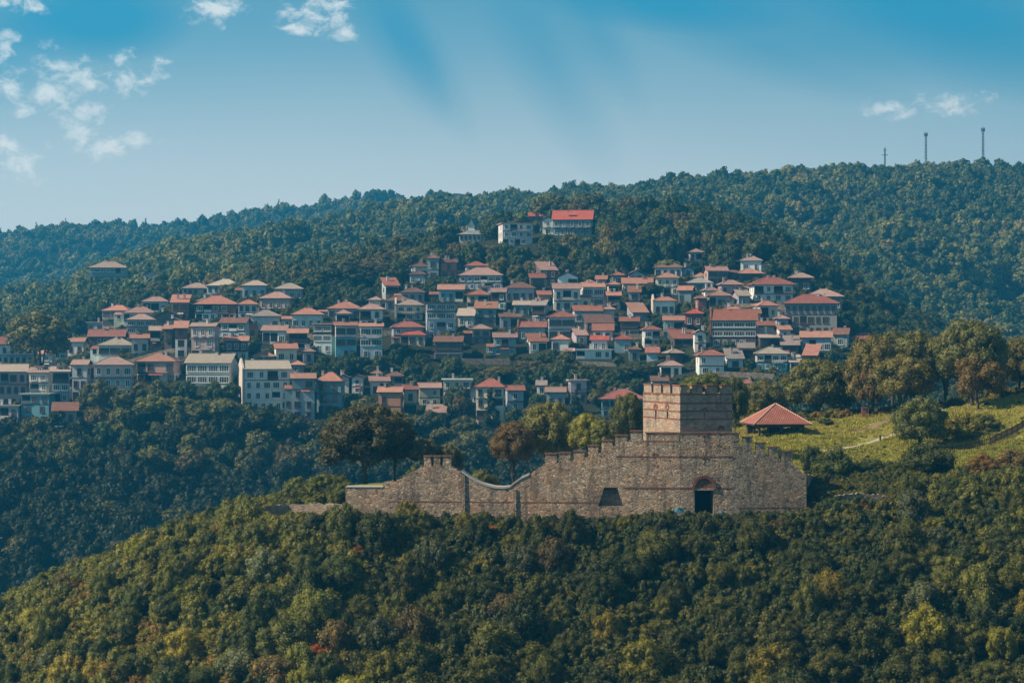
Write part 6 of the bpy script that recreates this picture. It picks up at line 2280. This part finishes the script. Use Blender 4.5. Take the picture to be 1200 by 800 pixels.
# ---------------------------------------------------------------- greenery of the village
VT = []
G = 'trees between the village houses'
for a in [
 (45, 640, 74, 364, 424, (.085, .080, .030), 'big round sunlit tree above the first red-roofed house'),
 (846, 775, 46, 292, 336, (.070, .075, .030), 'great olive tree in the upper village beside the pink-roofed house'),
 (936, 800, 46, 300, 330, (.20, .115, .025), 'orange autumn tree above the white villa'),
 (783, 745, 30, 304, 326, (.115, .120, .026), 'yellow-green rounded tree at the wood edge above the village'),
 (372, 738, 54, 318, 362, (.035, .045, .018), 'dark tree at the lower side of the wooded knoll'),
 (403, 742, 70, 304, 360, (.032, .040, .018), 'tall dark tree on the wooded knoll'),
 (440, 742, 60, 306, 356, (.060, .050, .026), 'brown-tinged tree on the wooded knoll'),
 (420, 738, 54, 312, 356, (.030, .038, .017), 'very dark tree in the middle of the wooded knoll'),
 (388, 736, 46, 326, 362, (.030, .036, .016), 'low dark tree at the front of the wooded knoll'),
 (352, 735, 32, 340, 360, (.050, .058, .022), 'roundish tree at the foot of the wooded knoll'),
 (275, 800, 34, 331, 350, (.085, .090, .030), 'light tree between the beige-roofed woodland houses'),
 (575, 596, 27, 452, 520, (.022, .032, .016), 'dark conifer before the tall cream house'),
 (881, 640, 15, 408, 440, (.022, .034, .016), 'dark cypress beside the worn pale roof'),
 (906, 628, 22, 416, 458, (.022, .034, .016), 'larger dark cypress below the small red house'),
 (675, 604, 20, 455, 490, (.024, .034, .018), 'dark conifer before the lilac-grey flat house'),
 (537, 606, 32, 452, 490, (.030, .040, .018), 'dark leafy tree before the flat canopy roof'),
 (539, 602, 16, 462, 484, (.095, .070, .030), 'small brown-gold tree before the flat canopy roof'),
 (116, 592, 40, 444, 484, (.080, .075, .030), 'sunlit tree in front of the tall terrace'),
 (145, 590, 34, 456, 486, (.070, .070, .028), 'olive tree beneath the pink long terrace house'),
 (178, 588, 44, 462, 490, (.095, .100, .030), 'light yellow-green tree under the shop-level house'),
 (208, 590, 44, 464, 490, (.105, .105, .032), 'pale green tree beneath the long white windowed house'),
 (238, 586, 40, 468, 494, (.075, .080, .030), 'rounded tree in the row before the white corner house'),
 (262, 584, 36, 466, 494, (.095, .098, .034), 'pale tree next to the foot of the white corner house'),
 (308, 584, 60, 474, 510, (.028, .036, .016), 'dark tree right under the white corner house'),
 (340, 582, 40, 482, 514, (.040, .045, .018), 'dark olive tree under the tall teal house'),
 (386, 592, 40, 490, 520, (.035, .042, .018), 'dark tree under the deep-balconied house'),
 (428, 588, 34, 464, 500, (.085, .080, .028), 'yellowish tree between balconied house and orange brick house'),
 (448, 596, 28, 478, 500, (.035, .048, .020), 'small dark tree before the orange brick house'),
 (505, 588, 34, 480, 510, (.045, .050, .022), 'dark tree below the cream house with small windows'),
 (520, 580, 30, 500, 520, (.070, .068, .030), 'grey-gold bushy tree low before the tall cream house'),
 (470, 585, 30, 484, 506, (.10, .10, .030), 'bright bushy tree below the orange brick house'),
 (548, 690, 40, 396, 432, (.040, .045, .020), 'dark tree beside the blue-shaded dark-roofed house'),
 (585, 640, 44, 428, 452, (.085, .070, .030), 'brown-gold domed tree above the tall cream house'),
 (622, 640, 44, 422, 450, (.080, .066, .030), 'golden brown tree on the bank above the small red annex'),
 (655, 636, 38, 424, 452, (.055, .050, .024), 'brownish tree on the dark bank in mid village'),
 (692, 640, 36, 430, 458, (.050, .052, .024), 'dusky olive tree on the dark bank'),
 (630, 700, 30, 392, 414, (.060, .060, .026), 'olive tree under the long red roof'),
 (652, 712, 34, 350, 368, (.035, .042, .018), 'dark tree in front of the curved gable house'),
 (760, 715, 34, 330, 350, (.040, .048, .020), 'dark tree before the long cream house'),
 (760, 690, 34, 368, 384, (.070, .072, .026), 'olive hedge-like tree over the red hipped roof'),
 (805, 655, 30, 398, 426, (.060, .056, .024), 'olive-brown tree by the three-storey teal house'),
 (776, 650, 34, 402, 426, (.055, .058, .024), 'dusky tree under the three-storey teal house'),
 (745, 630, 40, 424, 446, (.050, .052, .022), 'olive tree above the cyan house'),
 (858, 640, 28, 404, 436, (.035, .040, .020), 'brown-topped dark tree beside the lone pyramid roof'),
 (848, 690, 18, 348, 364, (.095, .085, .034), 'young pale tree before the grey salmon-roofed house'),
 (905, 700, 34, 352, 374, (.060, .070, .024), 'green tree under the white villa'),
 (921, 690, 28, 360, 378, (.080, .082, .028), 'light tree between the villa and the ivy house'),
 (947, 672, 30, 380, 400, (.040, .050, .020), 'dark tree against the ivy house wall'),
 (930, 650, 36, 402, 428, (.055, .060, .024), 'olive tree below the blue salmon-roofed house'),
 (958, 640, 38, 412, 440, (.045, .052, .022), 'dark olive tree behind the big round park tree'),
 (812, 770, 22, 312, 328, (.080, .078, .030), 'small sunlit tree beside the navy gabled house'),
 (498, 700, 30, 368, 382, (.075, .070, .030), 'sunlit bush-like tree before the cream pale-roofed house'),
 (425, 700, 30, 412, 440, (.040, .045, .020), 'dark tree under the glass-balconied houses'),
 (365, 690, 34, 416, 440, (.030, .038, .016), 'very dark tree beneath the white terrace'),
 (478, 660, 54, 410, 446, (.024, .032, .015), 'large very dark tree on the shaded bank below the vivid red roof'),
 (525, 655, 44, 420, 452, (.028, .036, .016), 'very dark tree on the shaded bank beneath the apartment block'),
 (560, 660, 36, 418, 444, (.045, .045, .020), 'dusky brown tree on the shaded bank'),
 (790, 640, 34, 412, 428, (.05, .052, .022), 'olive tree over the low white house above the tower'),
 (648, 850, 48, 226, 262, (.065, .068, .026), 'large tree behind the hilltop lodge'),
 (690, 850, 46, 226, 262, (.060, .066, .026), 'broad tree at the end of the hilltop lodge'),
 (574, 850, 28, 258, 284, (.040, .042, .020), 'dark tree between church and hilltop block'),
]:
    cyp = a[0] in (575, 881, 906, 675)
    t_ = tree(*a, far=True, cyp=cyp, group=G, name='conifer' if cyp else 'village_tree')
    VT.append((t_.location.x, t_.location.y, a[2] / 2 / F * a[1]))

# random trees and shrubs in what is left, kept off the houses and from in front of their walls
hx = np.array([(h['X'], h['Y'] + h['D'] / 2, h['r']) for h in HOUSES])
hb = np.array([(h['x0'], h['x1'], h['eave'], h['base'], h['Y']) for h in HOUSES])


def clear_of_houses(X, Y, r_, ztop, cover=.72):
    if (((hx[:, 0] - X) ** 2 + (hx[:, 1] - Y) ** 2) < (hx[:, 2] * .8 + r_ * .75) ** 2).any():
        return False
    pu, pt_ = px_of(X, Y, ztop)
    w_ = r_ / Y * F * .8
    inside = (hb[:, 0] - w_ < pu) & (hb[:, 1] + w_ > pu) & (hb[:, 4] > Y)
    lim_ = hb[:, 2] + (hb[:, 3] - hb[:, 2]) * cover
    return not (inside & (pt_ < lim_) & (px_of(X, Y, gz(X, Y))[1] > hb[:, 2])).any()


rr = random.Random(77)
cnt = 0
stuff = []
tone_v = [('dark', (.026, .036, .015)), ('dusky', (.040, .046, .020)), ('olive', (.060, .062, .025)), ('pale olive', (.085, .084, .030)), ('brownish', (.070, .056, .026))]
for k in range(9600):
    px = rr.uniform(-190, 1390)
    Y = rr.uniform(566, 862)
    X = (px - 600) / F * Y
    zg = gz(X, Y)
    upx, gpy = px_of(X, Y, zg)
    in_village = gpy > interp_py(TP, upx) - 6
    r_ = rr.uniform(1.3, 3.0) if in_village and gpy < interp_py(FR, upx) else rr.uniform(2.6, 5.0)
    hz_ = rr.uniform(.85, 1.3)
    if not clear_of_houses(X, Y, r_, zg + 1.75 * r_ * hz_):
        continue
    if 540 < upx < 636 and 282 < gpy < 302:
        continue
    if any((X - a) ** 2 + (Y - b) ** 2 < ((r_ + c_) * .60) ** 2 for a, b, c_ in VT):
        continue
    VT.append((X, Y, r_))
    stuff.append((X, Y, zg - r_ * .1, r_, r_ * hz_))
# the largest in view as trees of their own, the rest as woodland
stuff.sort(key=lambda s_: -s_[3] / s_[1] - (0.002 if (s_[0] / s_[1] * F + 600 > 0 and s_[0] / s_[1] * F + 600 < 1200) else -1))
own, rest = stuff[:110], stuff[110:]
def vzone(px, Y):
    if Y < 600:
        return 'in the dark valley wood under the village' if px < 420 else 'in the wood beneath the lowest houses'
    if Y > 770:
        if px < 480:
            return 'on the wooded rise above the houses'
        return 'on the hilltop wood beside the lodge' if px < 820 else 'on the wooded shoulder past the village'
    if px < 300:
        return 'between the houses of the valley side'
    if px < 700:
        return 'on the shaded banks in mid village'
    return 'between houses uphill of the stone tower'
for (X, Y, z, r_, rz_) in own:
    nm, col_ = rr.choice(tone_v)
    px = 600 + X / Y * F
    lab = '%s rounded tree %s' % (nm, vzone(px, Y))
    root = bpy.data.objects.new('village_tree', None)
    C.objects.link(root)
    root.location = (X, Y, z)
    root.rotation_euler = (0, 0, rr.uniform(0, 6.28))
    o_ = link('crown', rr.choice(CROWNS_FAR), root, (0, 0, rz_ * .95), scale=(r_, r_, rz_ * .9))
    o_.color = (*col_, 1)
    link('trunk', rr.choice(TRUNKS), root, (0, 0, 0), scale=(r_ * .6, r_ * .6, rz_ * .7))
    tag(root, lab, 'tree', lab)
rest = np.array(rest)
tag(scatter('woods', rest[:, :3], rest[:, 3], rs.uniform(0, 6.28, len(rest)), rs.randint(0, 5, len(rest)), MID, zs=rest[:, 4]), 'woodland and gardens filling the village hill')
print('village own', len(own), 'rest', len(rest))
# small garden growth in the yards
n_ = 6500
px = rs.uniform(-20, 1100, n_)
Yq = rs.uniform(580, 770, n_)
Xq = (px - 600) / F * Yq
r_ = rs.uniform(.5, 1.5, n_)
ok = np.ones(n_, bool)
for h in HOUSES:
    dw = (h['x1'] - h['x0']) / 2 / F * h['Y']
    ok &= ~((np.abs(Xq - h['X']) < dw + 1.6) & (Yq > h['Y'] - 2.2) & (Yq < h['Y'] + h['D'] + 1.5))
zq = ground_z(Xq, Yq)
tag(scatter('garden_scrub', np.stack([Xq, Yq, zq - r_ * .1], 1)[ok], r_[ok], rs.uniform(0, 6.28, ok.sum()), rs.randint(0, 4, ok.sum()), LOW), 'small garden shrubs and weeds in the yards of the village')

# valley side wood, its shade painted into the leaf colour
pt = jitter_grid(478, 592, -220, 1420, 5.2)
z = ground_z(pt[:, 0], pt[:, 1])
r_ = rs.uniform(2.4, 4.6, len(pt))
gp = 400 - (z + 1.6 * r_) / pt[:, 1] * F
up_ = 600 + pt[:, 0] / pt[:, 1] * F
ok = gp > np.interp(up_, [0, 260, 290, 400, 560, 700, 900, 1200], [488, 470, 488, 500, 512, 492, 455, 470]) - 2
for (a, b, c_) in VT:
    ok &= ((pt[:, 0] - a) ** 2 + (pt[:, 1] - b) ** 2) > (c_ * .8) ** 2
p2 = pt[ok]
tag(scatter('valley_woods', np.stack([p2[:, 0], p2[:, 1], z[ok] - r_[ok] * .15], 1), r_[ok], rs.uniform(0, 6.28, ok.sum()), rs.randint(0, 4, ok.sum()), VALLEY, zs=(r_ * rs.uniform(.85, 1.3, len(pt)))[ok]), 'dense wood with painted-in shade on the valley side under the village')
build_far_woods([(h['X'], h['Y'], h['r']) for h in HOUSES])
